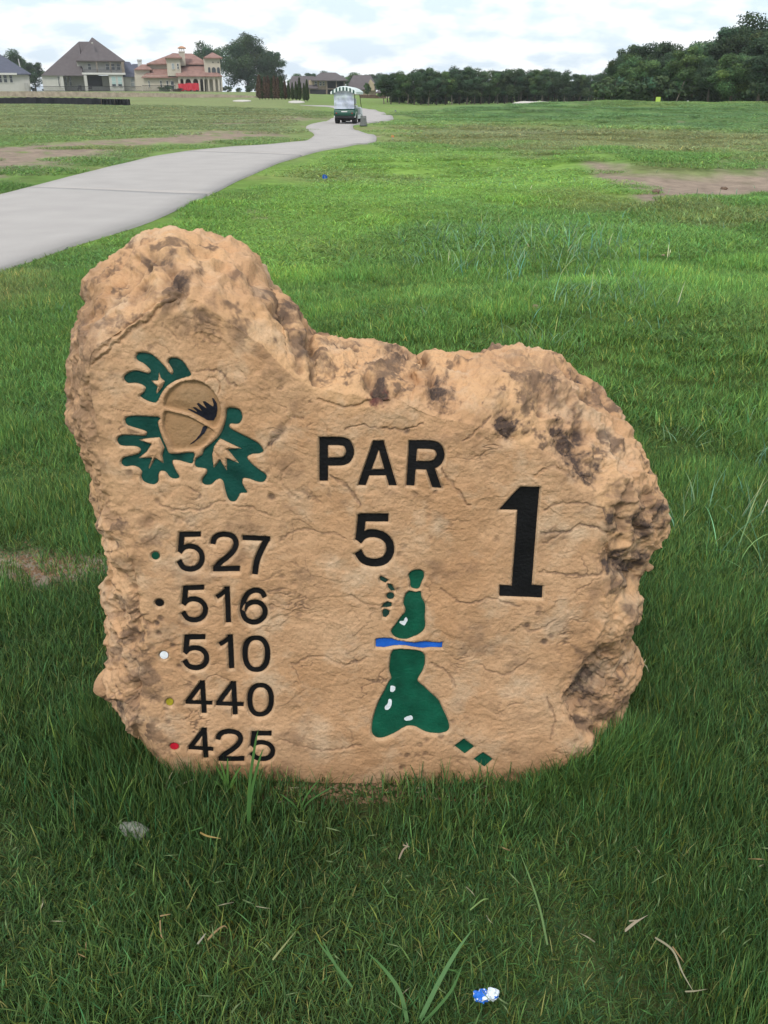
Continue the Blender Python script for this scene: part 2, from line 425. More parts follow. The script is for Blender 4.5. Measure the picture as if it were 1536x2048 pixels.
# ------------------------------------------------------------------ cart path, in slabs
def build_path():
    root = thing('cart_path', 'pale grey concrete cart path winding to the parked cart', None, kind='structure')
    m = simple('path_concrete', (0.38, 0.355, 0.335), 0.9, 0.07, 1.4, 0.25, bscale=60, spec=0.15)
    C = (pathL + pathR) / 2
    s = np.concatenate([[0], np.cumsum(np.hypot(*np.diff(C, axis=0).T))])
    # one joint is placed where the photograph shows it, the others follow at even steps
    tgt = np.mean([ghit(60, 379)[:2], ghit(415, 393)[:2]], 0)
    sj = s[np.argmin(np.hypot(C[:, 0] - tgt[0], C[:, 1] - tgt[1]))]
    step = 11.0
    cuts = [0.0] + [c for c in np.arange(sj % step, s[-1], step) if c > 0.5] + [s[-1]]
    for a, b in zip(cuts[:-1], cuts[1:]):
        if b - a < 0.3: continue
        g = 0.006
        q = np.linspace(a + g, b - g, max(4, int((b - a) / 0.35)))
        L = np.stack([np.interp(q, s, pathL[:, k]) for k in (0, 1)], -1); R = np.stack([np.interp(q, s, pathR[:, k]) for k in (0, 1)], -1)
        nw = 8
        w = np.linspace(0, 1, nw)[None, :, None]
        G = L[:, None] * (1 - w) + R[:, None] * w
        G = G.reshape(-1, 2)
        zt = ground_z(G[:, 0], G[:, 1]) + 0.045
        n = len(q)
        V = np.hstack([G, zt[:, None]])
        i, j = np.meshgrid(np.arange(n - 1), np.arange(nw - 1), indexing='ij')
        F1 = np.stack([i * nw + j, i * nw + j + 1, (i + 1) * nw + j + 1, (i + 1) * nw + j], -1).reshape(-1, 4)
        rim = [i * nw for i in range(n)] + [(n - 1) * nw + j for j in range(1, nw)] + [i * nw + nw - 1 for i in range(n - 2, -1, -1)] + [j for j in range(nw - 2, 0, -1)]
        k = len(V)
        low = V[rim].copy(); low[:, 2] -= 0.14
        V = np.vstack([V, low]); m_ = len(rim)
        F2 = np.array([(rim[a_], rim[(a_ + 1) % m_], k + (a_ + 1) % m_, k + a_) for a_ in range(m_)])
        link_mesh('slab', mesh_np('slab', V, [F1, F2]), m, root)
build_path()

# ------------------------------------------------------------------ the stone marker
FY0, FLEAN = 1.75, 0.035
def face_pt(px, py, off=0.0):
    """point on the sawn face of the stone (plane Y = FY0 + FLEAN z), pushed off metres inwards"""
    a, fy, fz = rays(px, py)
    t = (FY0 + FLEAN * CAMZ) / (fy - FLEAN * fz)
    return np.stack([a * t, fy * t + off, CAMZ + fz * t], -1)
OUT_PX = [(340,470),(385,474),(430,484),(475,495),(500,520),(515,548),(525,572),(560,590),(585,615),(600,640),(612,668),(640,672),(665,678),(700,684),(740,690),(780,700),(800,708),(822,720),(840,733),(855,714),(880,710),(905,712),(940,705),(985,697),(1030,697),(1060,708),(1090,712),(1130,725),(1160,740),(1190,770),(1215,800),(1232,830),(1262,870),(1280,915),(1300,955),(1318,990),(1326,1030),(1320,1065),(1305,1100),(1298,1140),(1278,1165),(1270,1185),(1280,1210),(1278,1240),(1262,1260),(1262,1300),(1266,1340),(1266,1370),(1255,1400),(1248,1440),(1232,1482),(1195,1522),(1140,1552),(1070,1572),(1000,1580),(900,1582),(780,1580),(700,1574),(600,1569),(500,1566),(400,1561),(345,1555),(320,1530),(290,1490),(258,1450),(235,1430),(215,1395),(203,1375),(208,1358),(222,1345),(225,1310),(220,1280),(218,1250),(210,1200),(212,1170),(213,1120),(212,1080),(207,1030),(195,970),(180,920),(170,880),(155,840),(148,800),(148,770),(142,720),(150,680),(165,640),(178,590),(200,555),(240,530),(262,505),(285,482),(315,474)]
FACE_PX = [(350,600),(400,605),(450,640),(520,690),(590,755),(640,780),(700,790),(790,800),(860,830),(960,855),(1060,890),(1130,935),(1190,985),(1212,1050),(1222,1120),(1220,1180),(1222,1240),(1190,1290),(1150,1350),(1128,1400),(1152,1450),(1160,1490),(1125,1532),(1060,1558),(900,1572),(700,1566),(500,1558),(360,1545),(315,1500),(300,1450),(285,1400),(282,1340),(290,1280),(275,1200),(262,1120),(250,1060),(235,1000),(212,930),(195,860),(182,800),(178,750),(185,705),(250,655)]
CEN = np.array([720.0, 1140.0])
def polar_r(pts, th, n=10):
    P = catmull(pts, n) - CEN
    a = np.arctan2(P[:, 1], P[:, 0]); r = np.hypot(P[:, 0], P[:, 1])
    k = np.argsort(a); a, r = a[k], r[k]
    a = np.concatenate([a[-40:] - 2 * math.pi, a, a[:40] + 2 * math.pi]); r = np.concatenate([r[-40:], r, r[:40]])
    return np.interp(th, a, r)

def ribbon(pts, w, sm=True, n=6):
    P = catmull(pts, n, closed=False) if sm and len(pts) > 2 else np.array(pts, float)
    T = np.gradient(P, axis=0); T /= np.maximum(np.hypot(T[:, 0], T[:, 1])[:, None], 1e-9)
    Nn = np.stack([-T[:, 1], T[:, 0]], -1) * w / 2
    return np.vstack([P + Nn, (P - Nn)[::-1]])
def ell(cx, cy, rx, ry, n=28):
    t = np.linspace(0, 2 * math.pi, n, endpoint=False)
    return np.stack([cx + rx * np.cos(t), cy + ry * np.sin(t)], -1)
def ring0(x0, y0, x1, y1, p=2.35, n=44):
    t = np.linspace(0, 2 * math.pi, n, endpoint=False)
    c, s_ = np.cos(t), np.sin(t)
    return np.stack([(x0 + x1) / 2 + (x1 - x0) / 2 * np.sign(c) * np.abs(c) ** (2 / p), (y0 + y1) / 2 + (y1 - y0) / 2 * np.sign(s_) * np.abs(s_) ** (2 / p)], -1)
def digit(ch, box, sw):
    """polygons to join and polygons to cut, in the box's own coordinates"""
    x0, y0, x1, y1 = box
    h = sw / 2
    def q(pts): return [(x0 + h + (x1 - x0 - sw) * a, y0 + h + (y1 - y0 - sw) * b) for a, b in pts]
    if ch == '5':
        return [ribbon(q([(0.06, 0), (0.93, 0)]), sw, False), ribbon(q([(0.12, -0.06), (0.04, 0.50)]), sw, False),
                ribbon(q([(0.0, 0.52), (0.16, 0.40), (0.42, 0.35), (0.74, 0.40), (0.96, 0.56), (0.98, 0.78), (0.80, 0.95), (0.48, 1.0), (0.17, 0.93), (-0.01, 0.75)]), sw * .98)], []
    if ch == '2':
        return [ribbon(q([(0.0, 0.27), (0.05, 0.12), (0.22, 0.01), (0.50, -0.02), (0.80, 0.05), (0.93, 0.24), (0.84, 0.46), (0.58, 0.66), (0.30, 0.82), (0.12, 0.98)]), sw),
                ribbon(q([(0.02, 1.0), (1.08, 1.0)]), sw, False)], []
    if ch == '7':
        return [ribbon(q([(-0.08, 0), (1.06, 0.03)]), sw * .95, False), ribbon(q([(0.98, -0.02), (0.72, 0.34), (0.52, 0.68), (0.44, 1.06)]), sw * 1.1)], []
    if ch == '1':
        return [ribbon(q([(0.80, -0.07), (0.93, 1.07)]), sw, False), ribbon(q([(-0.06, 0.27), (0.34, 0.17), (0.92, -0.02)]), sw * .85)], []
    if ch == '6':
        return [ribbon(q([(0.98, 0.22), (0.84, 0.05), (0.55, 0.0), (0.25, 0.10), (0.05, 0.36), (0.0, 0.62), (0.12, 0.88), (0.40, 1.0), (0.70, 0.98), (0.95, 0.82), (0.98, 0.60), (0.80, 0.42), (0.50, 0.37), (0.20, 0.46), (0.05, 0.64)]), sw)], []
    if ch == '0':
        return [ring0(x0, y0, x1, y1)], [ring0(x0 + sw * 1.02, y0 + sw * .9, x1 - sw * 1.02, y1 - sw * .9)]
    if ch == '4':
        return [ribbon(q([(0.66, -0.07), (0.74, 1.07)]), sw, False), ribbon(q([(-0.06, 0.69), (1.08, 0.72)]), sw * .85, False), ribbon(q([(0.68, -0.04), (0.0, 0.70)]), sw * .9, False)], []
ZN = (280, 1040, 3.9375); ZP = (620, 850, 3.2); ZE = (220, 690, 4.5176); ZM = (680, 1120, 4.5176)
def tr(z, poly): 
    p = np.asarray(poly, float); return np.stack([z[0] + p[:, 0] / z[2], z[1] + p[:, 1] / z[2]], -1)
SHAPES = []     # (name, label, material key, join polygons, cut polygons)
def shape(name, label, mk, z, joins, cuts=()):
    SHAPES.append((name, label, mk, [tr(z, p) for p in joins], [tr(z, p) for p in cuts]))
rows = [('527', [(288,102,505,412),(550,110,785,412),(800,133,1027,440)], 39), ('516', [(320,518,532,812),(588,530,720,815),(785,545,1003,832)], 38),
        ('510', [(330,908,542,1192),(610,908,745,1180),(803,922,1022,1208)], 39), ('440', [(348,1272,568,1532),(590,1280,815,1543),(843,1297,1050,1558)], 37),
        ('425', [(372,1640,580,1882),(595,1658,822,1902),(860,1668,1063,1910)], 37)]
for word, boxes, sw in rows:
    for ch, bx in zip(word, boxes):
        j, c = digit(ch, bx, sw); shape('carved_digit', None, 'black', ZN, j, c)
for (cx, cy, rx, ry), mk in zip([(122,280,31,30),(153,652,34,29),(187,1070,34,31),(230,1442,29,29),(268,1787,35,27)], ['green','black','white','yellow','red']):
    shape('tee_dot', mk + ' painted tee dot', mk, ZN, [ell(cx, cy, rx, ry)])
shape('carved_letter', None, 'black', ZP, [[(60,82),(113,82),(113,362),(60,362)], ribbon([(86,108),(185,108),(235,122),(256,172),(235,222),(185,237),(86,237)], 51)])
shape('carved_letter', None, 'black', ZP, [[(405,105),(470,105),(555,392),(505,390),(440,160),(355,388),(308,386)], [(372,288),(480,288),(490,326),(360,326)]])
shape('carved_letter', None, 'black', ZP, [[(635,107),(688,107),(668,392),(617,390)], ribbon([(655,133),(770,133),(818,148),(836,195),(815,242),(765,262),(655,262)], 51), [(738,270),(795,270),(842,406),(783,403)]])
j, c = digit('5', (283,572,540,912), 50); shape('carved_digit', None, 'black', ZP, j, c)
shape('carved_digit', 'large black serif numeral one', 'black', ZP, [[(1350,400),(1470,400),(1420,1028),(1490,1035),(1485,1108),(1212,1096),(1215,1030),(1293,1035),(1330,548),(1212,545),(1235,522),(1300,450)]])
cm = lambda p: catmull(p, 4)
shape('map_green', None, 'green', ZM, [cm([(650,108),(690,98),(735,103),(758,130),(755,170),(735,210),(722,250),(700,268),(660,262),(638,245),(636,200),(624,160),(628,128)])])
WH = [[(600,522),(612,545),(600,570),(580,597),(540,575),(545,558),(575,555),(585,530)], [(460,1150),(495,1155),(500,1180),(480,1205),(455,1200),(455,1170)],
      [(440,1270),(465,1275),(465,1320),(440,1360),(410,1362),(405,1335),(430,1310)], [(590,1435),(640,1418),(658,1435),(650,1455),(600,1465),(580,1450)]]
WH = [cm(p) for p in WH]
shape('map_fairway', None, 'green', ZM, [cm([(630,288),(680,300),(725,293),(735,340),(765,395),(768,450),(765,520),(768,590),(750,640),(700,680),(650,700),(600,718),(540,715),(490,695),(465,660),(470,630),(510,580),(560,510),(590,470),(588,430),(575,400),(582,350),(600,310)])])
shape('map_fairway', None, 'green', ZM, [cm([(480,825),(520,815),(600,812),(680,818),(735,835),(765,870),(765,940),(745,1010),(700,1100),(760,1160),(830,1225),(890,1280),(925,1350),(960,1420),(985,1490),(980,1540),(940,1565),(860,1573),(780,1562),(730,1540),(680,1515),(620,1508),(570,1525),(500,1565),(430,1595),(370,1610),(320,1600),(288,1560),(290,1490),(310,1400),(350,1290),(400,1200),(440,1120),(465,1080),(448,1020),(450,940),(460,870)])])
for p in WH: shape('map_bunker', None, 'white', ZM, [p])
shape('map_creek', None, 'blue', ZM, [[(325,722),(360,715),(400,712),(460,715),(520,735),(600,745),(680,752),(720,744),(760,742),(840,748),(905,750),(925,740),(922,795),(820,793),(740,798),(670,788),(600,775),(540,775),(480,780),(400,795),(322,790)]])
shape('map_diamond', None, 'green', ZM, [[(1120,1622),(1212,1692),(1128,1760),(1037,1685)]])
shape('map_diamond', None, 'green', ZM, [[(1292,1745),(1380,1812),(1305,1877),(1210,1808)]])
for p in ([(370,150),(437,188),(410,212),(365,190),(358,165)], [(430,222),(465,228),(498,285),(460,285),(435,255)], ell(455,332,35,29), [(380,432),(395,400),(430,383),(462,393),(468,420),(440,430)], [(390,455),(415,447),(447,465),(440,495),(415,522),(390,518),(385,485)]):
    shape('map_stepping_stone', None, 'darkgreen', ZM, [p])
shape('oak_leaf', None, 'leafgreen', ZE, [cm([(260,80),(310,78),(360,90),(400,115),(440,150),(475,185),(510,225),(535,255),(560,270),(570,240),(545,195),(525,160),(535,130),(575,122),(620,132),(665,165),(700,215),(728,275),(660,298),(600,318),(550,345),(510,375),(480,410),(455,450),(415,520),(370,518),(320,500),(280,475),(270,460),(300,435),(320,400),(310,375),(270,355),(220,345),(160,348),(125,320),(125,290),(150,265),(200,242),(250,240),(310,255),(350,262),(365,240),(345,210),(300,170),(250,145),(233,120),(240,95)])],
      [[(437,245),(455,300),(495,330),(470,385),(420,445),(412,430),(425,380),(368,325),(430,322)]])
shape('oak_leaf', None, 'leafgreen', ZE, [cm([(145,660),(200,648),(300,648),(440,662),(425,700),(440,770),(465,840),(500,920),(530,985),(600,990),(748,980),(748,1040),(735,1075),(670,1060),(600,1045),(560,1050),(560,1080),(590,1140),(622,1190),(600,1212),(560,1208),(530,1190),(500,1150),(450,1145),(430,1180),(430,1230),(400,1265),(350,1262),(300,1240),(280,1200),(285,1150),(250,1110),(200,1095),(140,1100),(105,1080),(105,1045),(130,1020),(200,1005),(260,985),(275,950),(230,920),(130,915),(85,905),(62,870),(75,835),(120,820),(200,822),(300,828),(330,805),(310,780),(200,745),(150,725),(135,695)])],
      [[(248,862),(330,850),(445,840),(490,935),(468,1000),(480,1080),(405,1030),(350,1130),(340,1120),(370,1030),(245,1030),(320,975),(365,905)]])
shape('oak_leaf', None, 'leafgreen', ZE, [cm([(1060,580),(1130,578),(1175,600),(1192,645),(1180,690),(1150,715),(1090,715),(1070,735),(1100,770),(1180,810),(1260,850),(1330,890),(1370,930),(1382,965),(1340,985),(1280,990),(1235,1020),(1270,1070),(1340,1130),(1400,1170),(1412,1200),(1385,1240),(1330,1240),(1260,1215),(1200,1210),(1190,1250),(1210,1295),(1235,1340),(1175,1345),(1155,1380),(1130,1415),(1090,1418),(1060,1385),(1040,1320),(1020,1240),(990,1215),(950,1230),(910,1265),(860,1268),(830,1245),(840,1205),(875,1160),(870,1125),(830,1115),(775,1105),(765,1075),(780,1030),(830,1000),(850,950),(920,890),(990,820),(1030,730),(1050,650)])],
      [[(990,850),(1080,890),(1190,940),(1060,945),(1165,1075),(1055,1030),(1053,1140),(990,1045),(932,1120),(918,1000),(935,920)]])
shape('acorn_shading', None, 'navy', ZE, [[(695,582),(720,580),(790,612),(745,565),(768,562),(835,605),(782,530),(800,522),(872,575),(835,508),(860,508),(930,560),(935,540),(918,478),(935,485),(962,530),(968,590),(955,650),(930,690),(880,688),(800,640)]])
shape('acorn_shading', None, 'navy', ZE, [[(835,745),(860,735),(880,745),(855,795),(800,850),(750,890),(705,912),(770,860),(815,805)]])
ACAP = tr(ZE, cm([(496,560),(494,500),(515,445),(560,385),(620,345),(700,322),(800,325),(880,365),(950,440),(990,520),(1005,600),(988,680),(945,745),(880,705),(800,655),(720,620),(620,590)]))
ABODY = tr(ZE, cm([(500,598),(580,610),(680,635),(760,672),(840,718),(930,775),(900,840),(860,895),(800,930),(700,945),(585,945),(540,870),(500,800),(478,720),(482,650)]))
STEMRING = tr(ZE, ribbon([(862,322),(905,295),(955,298),(992,335),(998,380),(982,440)], 10))

def shape_sd(sh, x, y):
    d = np.full(np.shape(x), 1e9)
    for p in sh[3]: d = np.minimum(d, poly_sd(x, y, p))
    for p in sh[4]: d = np.maximum(d, -poly_sd(x, y, p))
    return d
def face_low(u, v):
    return 0.006 * noise(u * 5, v * 5, 0, 91) + 0.004 * fbm(u * 11, v * 11, 0, 2, 92)

STAINS = [  # px, py, half width, half height, angle, darkness: weathering marks and darkened crevices on the stone
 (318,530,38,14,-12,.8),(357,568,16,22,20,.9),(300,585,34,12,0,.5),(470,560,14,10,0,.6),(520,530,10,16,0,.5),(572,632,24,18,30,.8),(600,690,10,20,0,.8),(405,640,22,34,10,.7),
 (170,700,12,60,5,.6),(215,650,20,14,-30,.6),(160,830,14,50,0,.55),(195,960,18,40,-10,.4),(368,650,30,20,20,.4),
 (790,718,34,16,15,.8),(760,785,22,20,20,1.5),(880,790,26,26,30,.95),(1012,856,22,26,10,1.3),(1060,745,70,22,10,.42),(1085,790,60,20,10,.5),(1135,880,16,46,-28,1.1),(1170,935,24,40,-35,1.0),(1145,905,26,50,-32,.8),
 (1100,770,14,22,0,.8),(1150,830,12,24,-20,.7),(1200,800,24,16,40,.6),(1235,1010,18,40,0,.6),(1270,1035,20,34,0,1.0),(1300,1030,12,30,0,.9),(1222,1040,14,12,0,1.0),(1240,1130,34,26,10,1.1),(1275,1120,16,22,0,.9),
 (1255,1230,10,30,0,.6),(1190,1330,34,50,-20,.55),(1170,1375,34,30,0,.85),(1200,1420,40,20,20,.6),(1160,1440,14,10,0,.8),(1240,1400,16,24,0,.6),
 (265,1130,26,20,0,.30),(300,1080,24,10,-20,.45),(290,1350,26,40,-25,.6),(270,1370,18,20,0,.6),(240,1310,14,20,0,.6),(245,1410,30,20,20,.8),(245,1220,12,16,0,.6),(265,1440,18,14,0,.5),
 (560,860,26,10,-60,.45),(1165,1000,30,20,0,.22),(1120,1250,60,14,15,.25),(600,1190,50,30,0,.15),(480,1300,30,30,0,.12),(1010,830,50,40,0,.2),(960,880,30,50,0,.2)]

FEATS = [  # polyline in px, half width, height in metres, darkening: ledges, cracks and hollows seen on the stone
 ([(612,668),(622,720),(628,765)],9,-.014,.5), ([(640,752),(690,742),(740,722)],17,-.014,0), ([(738,745),(778,724),(812,735),(852,766)],9,.013,0),
 ([(735,765),(765,800),(792,788)],13,-.016,.5), ([(850,725),(868,775),(884,818)],9,-.011,.4), ([(1002,832),(1016,872)],15,-.015,.5), ([(785,705),(815,722)],10,-.014,.5),
 ([(1120,860),(1150,910),(1188,955)],20,-.014,.35), ([(1248,975),(1240,1055)],11,-.018,.5), ([(1284,990),(1272,1062)],10,-.016,.5), ([(1225,1000),(1262,1010),(1300,1090)],7,.012,0),
 ([(1222,1120),(1262,1140)],22,-.020,.5), ([(1205,1320),(1180,1370),(1150,1405)],26,-.024,.35), ([(1216,1180),(1192,1288),(1152,1348),(1124,1402)],6,.007,0), ([(1150,1440),(1180,1460)],9,-.010,.5),
 ([(185,728),(262,662),(348,598)],3.2,-.005,.25), ([(200,700),(262,648),(335,588)],3,-.005,.2), ([(192,716),(262,656),(342,594)],4,.004,0), ([(338,556),(366,580),(350,603)],11,-.013,.5),
 ([(310,520),(345,540)],12,-.010,.4), ([(262,1128),(272,1232),(266,1300),(278,1420)],7,-.010,.2), ([(228,1225),(262,1232),(300,1248)],5,-.008,.4), ([(240,1270),(262,1280),(285,1270)],6,-.008,.5), ([(215,1395),(262,1405),(275,1370)],9,-.012,.5),
 ([(170,760),(182,860),(200,950),(235,1040)],6,-.008,.3), ([(500,560),(525,610),(560,650)],8,-.010,.3), ([(560,640),(585,690),(600,740)],8,-.009,.4), ([(440,640),(436,690),(405,665)],3,-.003,.3),
 ([(1085,1062),(1130,1066),(1175,1050),(1218,1070)],2.6,-.0035,.6), ([(1085,1088),(1122,1070),(1160,1058)],2.4,-.003,.5), ([(1080,1143),(1140,1150),(1202,1144)],2.4,-.003,.5), ([(1090,1020),(1130,1004),(1205,1016)],2.2,-.003,.45), ([(1040,1250),(1070,1262),(1110,1240)],2.4,-.003,.4),
 ([(385,742),(440,744),(472,772)],2.4,-.003,.5), ([(538,888),(562,866),(578,840)],5,-.004,.5), ([(655,948),(690,968),(722,1010)],3,-.0035,.5), ([(978,836),(950,862),(925,884)],2.6,-.004,.6), ([(430,905),(470,935),(520,940)],2.2,-.0025,.3),
 ([(700,1190),(760,1215),(800,1200)],2.2,-.0025,.35), ([(880,1180),(930,1205),(985,1195),(1040,1215)],2.2,-.003,.45), ([(860,1330),(900,1350),(910,1375)],2.2,-.003,.4), ([(560,1080),(620,1060),(690,1075)],2.2,-.0025,.35), ([(585,1330),(640,1310),(690,1330),(730,1315)],2.2,-.003,.35),
 ([(320,1010),(380,1020),(450,1005),(540,1030)],2.2,-.003,.4), ([(560,1480),(640,1500),(720,1490)],2.2,-.003,.4), ([(960,1330),(1010,1350),(1060,1320)],2.4,-.003,.35), ([(600,1000),(560,960),(590,920)],2.4,-.0025,.3), ([(420,1215),(520,1208),(575,1222)],2.0,-.002,.3), ([(300,940),(330,1000)],2,-.002,.2),
 ([(690,860),(730,850),(800,862),(850,850)],2.4,-.003,.4), ([(640,800),(700,815),(735,800)],3,-.004,.35), ([(880,930),(915,985),(940,1010)],3,-.0035,.4), ([(1070,950),(1110,930),(1150,960)],3,-.0035,.3), ([(1095,1400),(1110,1440),(1100,1480)],2.6,-.003,.35)]
def line_d(x, y, pts):
    P = catmull(pts, 5, closed=False); best = np.full(x.shape, 1e9)
    for (ax, ay), (bx, by) in zip(P[:-1], P[1:]):
        ex, ey = bx - ax, by - ay; L = max(ex * ex + ey * ey, 1e-9)
        t = np.clip(((x - ax) * ex + (y - ay) * ey) / L, 0, 1); best = np.minimum(best, np.hypot(x - ax - t * ex, y - ay - t * ey))
    return best
def build_stone():
    N1, N2, N3 = 300, 100, 34           # rings on the face, on the worn rim and on the back
    NR = N1 + N2 + N3
    nth = N1 * 8
    # square grid for the face (so that its cells stay even), then rings of nth points
    g = np.arange(-N1, N1 + 1)
    I, J = np.meshgrid(g, g, indexing='ij')
    r = np.maximum(np.abs(I), np.abs(J)); rr = np.maximum(r, 1)
    fi = I / rr * 1.0; fj = J / rr * 1.0
    # angle runs evenly round each square ring
    th = np.arctan2(fj, fi)
    rho = r / N1
    wob_ = lambda a: 13 * fbm(3.5 * np.cos(a), 3.5 * np.sin(a), 0, 4, 120, .6) * smooth(.75, .2, np.sin(a))
    rf = (polar_r(FACE_PX, th) + wob_(th)) * rho
    # undo the squeezing towards the corners
    px = CEN[0] + rf * np.cos(th); py = CEN[1] + rf * np.sin(th)
    Pf = face_pt(px, py).reshape(-1, 3)
    pxf, pyf = px.ravel(), py.ravel()
    n = 2 * N1 + 1
    ii, jj = np.meshgrid(np.arange(n - 1), np.arange(n - 1), indexing='ij')
    Ff = np.stack([ii * n + jj, (ii + 1) * n + jj, (ii + 1) * n + jj + 1, ii * n + jj + 1], -1).reshape(-1, 4)
    # border of the square, walked round
    top = [(N1, j) for j in range(-N1, N1)] + [(i, N1) for i in range(N1, -N1, -1)] + [(-N1, j) for j in range(N1, -N1, -1)] + [(i, -N1) for i in range(-N1, N1)]
    top = np.array(top); bid = (top[:, 0] + N1) * n + (top[:, 1] + N1)
    tb = np.arctan2(top[:, 1], top[:, 0])
    RF, RO = polar_r(FACE_PX, tb), polar_r(OUT_PX, tb)
    RF = RF + wob_(tb)
    RO = np.maximum(RO, RF + 3)
    c, s_ = np.cos(tb), np.sin(tb)
    gap = RO - RF
    upw = smooth(0.1, 0.8, -s_); side = 1 - np.abs(s_)
    D = 0.02 + 0.0022 * np.clip(gap, 0, 90) + 0.10 * upw
    base = len(Pf)
    P, PX, PY, W = [Pf], [pxf], [pyf], [np.zeros(base)]
    oxz = None
    for k in range(1, N2 + 1):
        s = k / N2
        e = np.sin(s * math.pi / 2) * 0.6 + s * 0.4
        q = 1 - np.cos(s * math.pi / 2)
        q = q * 0.75 + 0.25 * s
        x = CEN[0] + (RF + gap * e) * c; y = CEN[1] + (RF + gap * e) * s_
        f0 = face_pt(x, y)
        Yk = f0[:, 1] + D * q
        a, fy, fz = rays(x, y); t = Yk / fy
        P.append(np.stack([a * t, Yk, CAMZ + fz * t], -1)); PX.append(x); PY.append(y); W.append(np.full(nth, s))
    O3 = P[-1]; cen = np.array([O3[:, 0].mean(), 0, O3[:, 2].mean()])
    Db = 0.30
    for k in range(1, N3 + 1):
        s = k / N3
        if s < 0.75: sc, dyy = 1 - 0.30 * (s / .75) ** 1.3, Db * (s / .75)
        else:
            u = (s - .75) / .25; sc, dyy = 0.70 * math.cos(u * math.pi / 2 * 0.999), Db + 0.04 * u
        Q = O3.copy(); Q[:, 0] = cen[0] + (O3[:, 0] - cen[0]) * sc; Q[:, 2] = cen[2] + (O3[:, 2] - cen[2]) * sc; Q[:, 1] = O3[:, 1] * (1 - s * .3) + (O3[:, 1].mean()) * s * .3 + dyy
        P.append(Q); PX.append(np.full(nth, -999.)); PY.append(np.full(nth, -999.)); W.append(np.full(nth, 1.0 + s))
    V = np.vstack(P); px = np.concatenate(PX); py = np.concatenate(PY); w = np.concatenate(W)
    faces = [Ff]
    prev = bid
    k0 = base
    for k in range(N2 + N3):
        cur = np.arange(k0, k0 + nth)
        faces.append(np.stack([prev, cur, np.roll(cur, -1), np.roll(prev, -1)], -1)); prev = cur; k0 += nth
    Fa = np.vstack(faces)
    # normals of the plain form
    def normals(V):
        nn = np.zeros_like(V)
        fn = np.cross(V[Fa[:, 2]] - V[Fa[:, 0]], V[Fa[:, 3]] - V[Fa[:, 1]])
        for q in range(4):
            for ax in range(3): nn[:, ax] += np.bincount(Fa[:, q], fn[:, ax], len(V))
        return nn / np.maximum(np.linalg.norm(nn, axis=1)[:, None], 1e-12)
    nn = normals(V)
    if nn[:base, 1].mean() > 0: nn = -nn; Fa = Fa[:, ::-1]
    x, y, z = V.T
    # ---- worn rim: lumps, ledges and pits
    rough = smooth(0.0, 0.16, w)
    # the worn surface creeps irregularly onto the face
    edge = np.zeros(len(V)); kf = np.arange(base)
    sdF = np.zeros(len(V)); sdF[:base] = poly_sd(px[:base], py[:base], catmull(FACE_PX, 3))
    nb = 40 * fbm(x * 7, z * 7, 0, 3, 12)
    edge[:base] = smooth(-34, 4, sdF[:base] + 1.7 * nb[:base])
    edge[base:] = 1
    low = 1 - smooth(1380, 1500, py) * (np.abs(px - 700) < 420)
    R_ = edge * np.where(w > 0, low, low)
    warp = 0.03 * noise(x * 9, y * 9, z * 9, 3)
    X, Yy, Z = x + warp, y, z + warp
    d = 0.030 * fbm(X * 6, Yy * 6, Z * 6, 3, 21) + 0.014 * (ridged(X * 13, Yy * 13, Z * 16, 3, 22) - 0.6) + 0.0045 * fbm(X * 55, Yy * 55, Z * 55, 3, 23)
    wo = worley(X * 22, Yy * 22, Z * 30, 24); big = worley(X * 8, Yy * 8, Z * 11, 25)
    m1 = smooth(0.0, 0.35, noise(X * 6, Yy * 6, Z * 6, 26) + 0.1)
    d = d + 0.0035 * (ridged(X * 40, Yy * 40, Z * 46, 3, 28) - .5) * smooth(-.3, .3, noise(X * 7, Yy * 7, Z * 7, 29))
    d = d - 0.013 * smooth(0.42, 0.12, wo) * m1 - 0.022 * smooth(0.40, 0.10, big) * smooth(-.1, .3, noise(X * 3, Yy * 3, Z * 3, 27))
    d = d - 0.012 * (1 - smooth(0.0, 0.35, w))
    d = d * R_ * (0.35 + 0.65 * smooth(0, .5, w))
    # shelf behind the upper edge of the face
    # ---- split face: thin flaked layers
    u, v = x, z
    wx = 0.05 * fbm(u * 6, v * 6, 0, 3, 71); wz = 0.05 * fbm(u * 6, v * 6, 4, 3, 72)
    t1 = 3.2 * fbm((u + wx) * 3.0, (v + wz) * 6.0, 0, 3, 73) ; t2 = 3.0 * fbm((u + 2 * wx) * 8, (v + 2 * wz) * 10, 0, 3, 74)
    def terr(t): f = np.floor(t); q = t - f; return f + smooth(0.0, 0.16, q)
    gate = smooth(-0.1, 0.25, noise(u * 7, v * 7, 7, 78))
    gate1 = smooth(-0.1, 0.25, noise(u * 5, v * 5, 17, 79))
    flake = 0.0016 * terr(t1 * 1.3) * gate1 + 0.0015 * terr(t2) * gate + 0.0010 * fbm(u * 50, v * 50, 0, 3, 75)
    pits = smooth(0.30, 0.12, worley(u * 26, v * 26, 0 * u, 76)) * smooth(0.05, 0.35, noise(u * 4.5, v * 4.5, 2, 77) + 0.05)
    flake = flake - 0.004 * pits
    fm = (1 - edge)
    lowf = face_low(u, v)
    chip = worley((u + wx) * 16, (v + wz) * 22, 0 * u, 81); chip2 = worley((u + wx) * 34, (v + wz) * 44, 0 * u + 3, 82)
    flake = flake + 0.0030 * chip * smooth(-.2, .3, noise(u * 4, v * 4, 9, 83)) + 0.0017 * chip2 + 0.0013 * fbm(u * 90, v * 110, 0, 2, 84)
    # chipped bevel where face meets rim
    dd = d + lowf * (w < 1.0) + flake * (fm + 0.35 * (w < 1) * edge)
    # ---- ledges, cracks and hollows
    fst = np.zeros(len(V)); fdd = np.zeros(len(V))
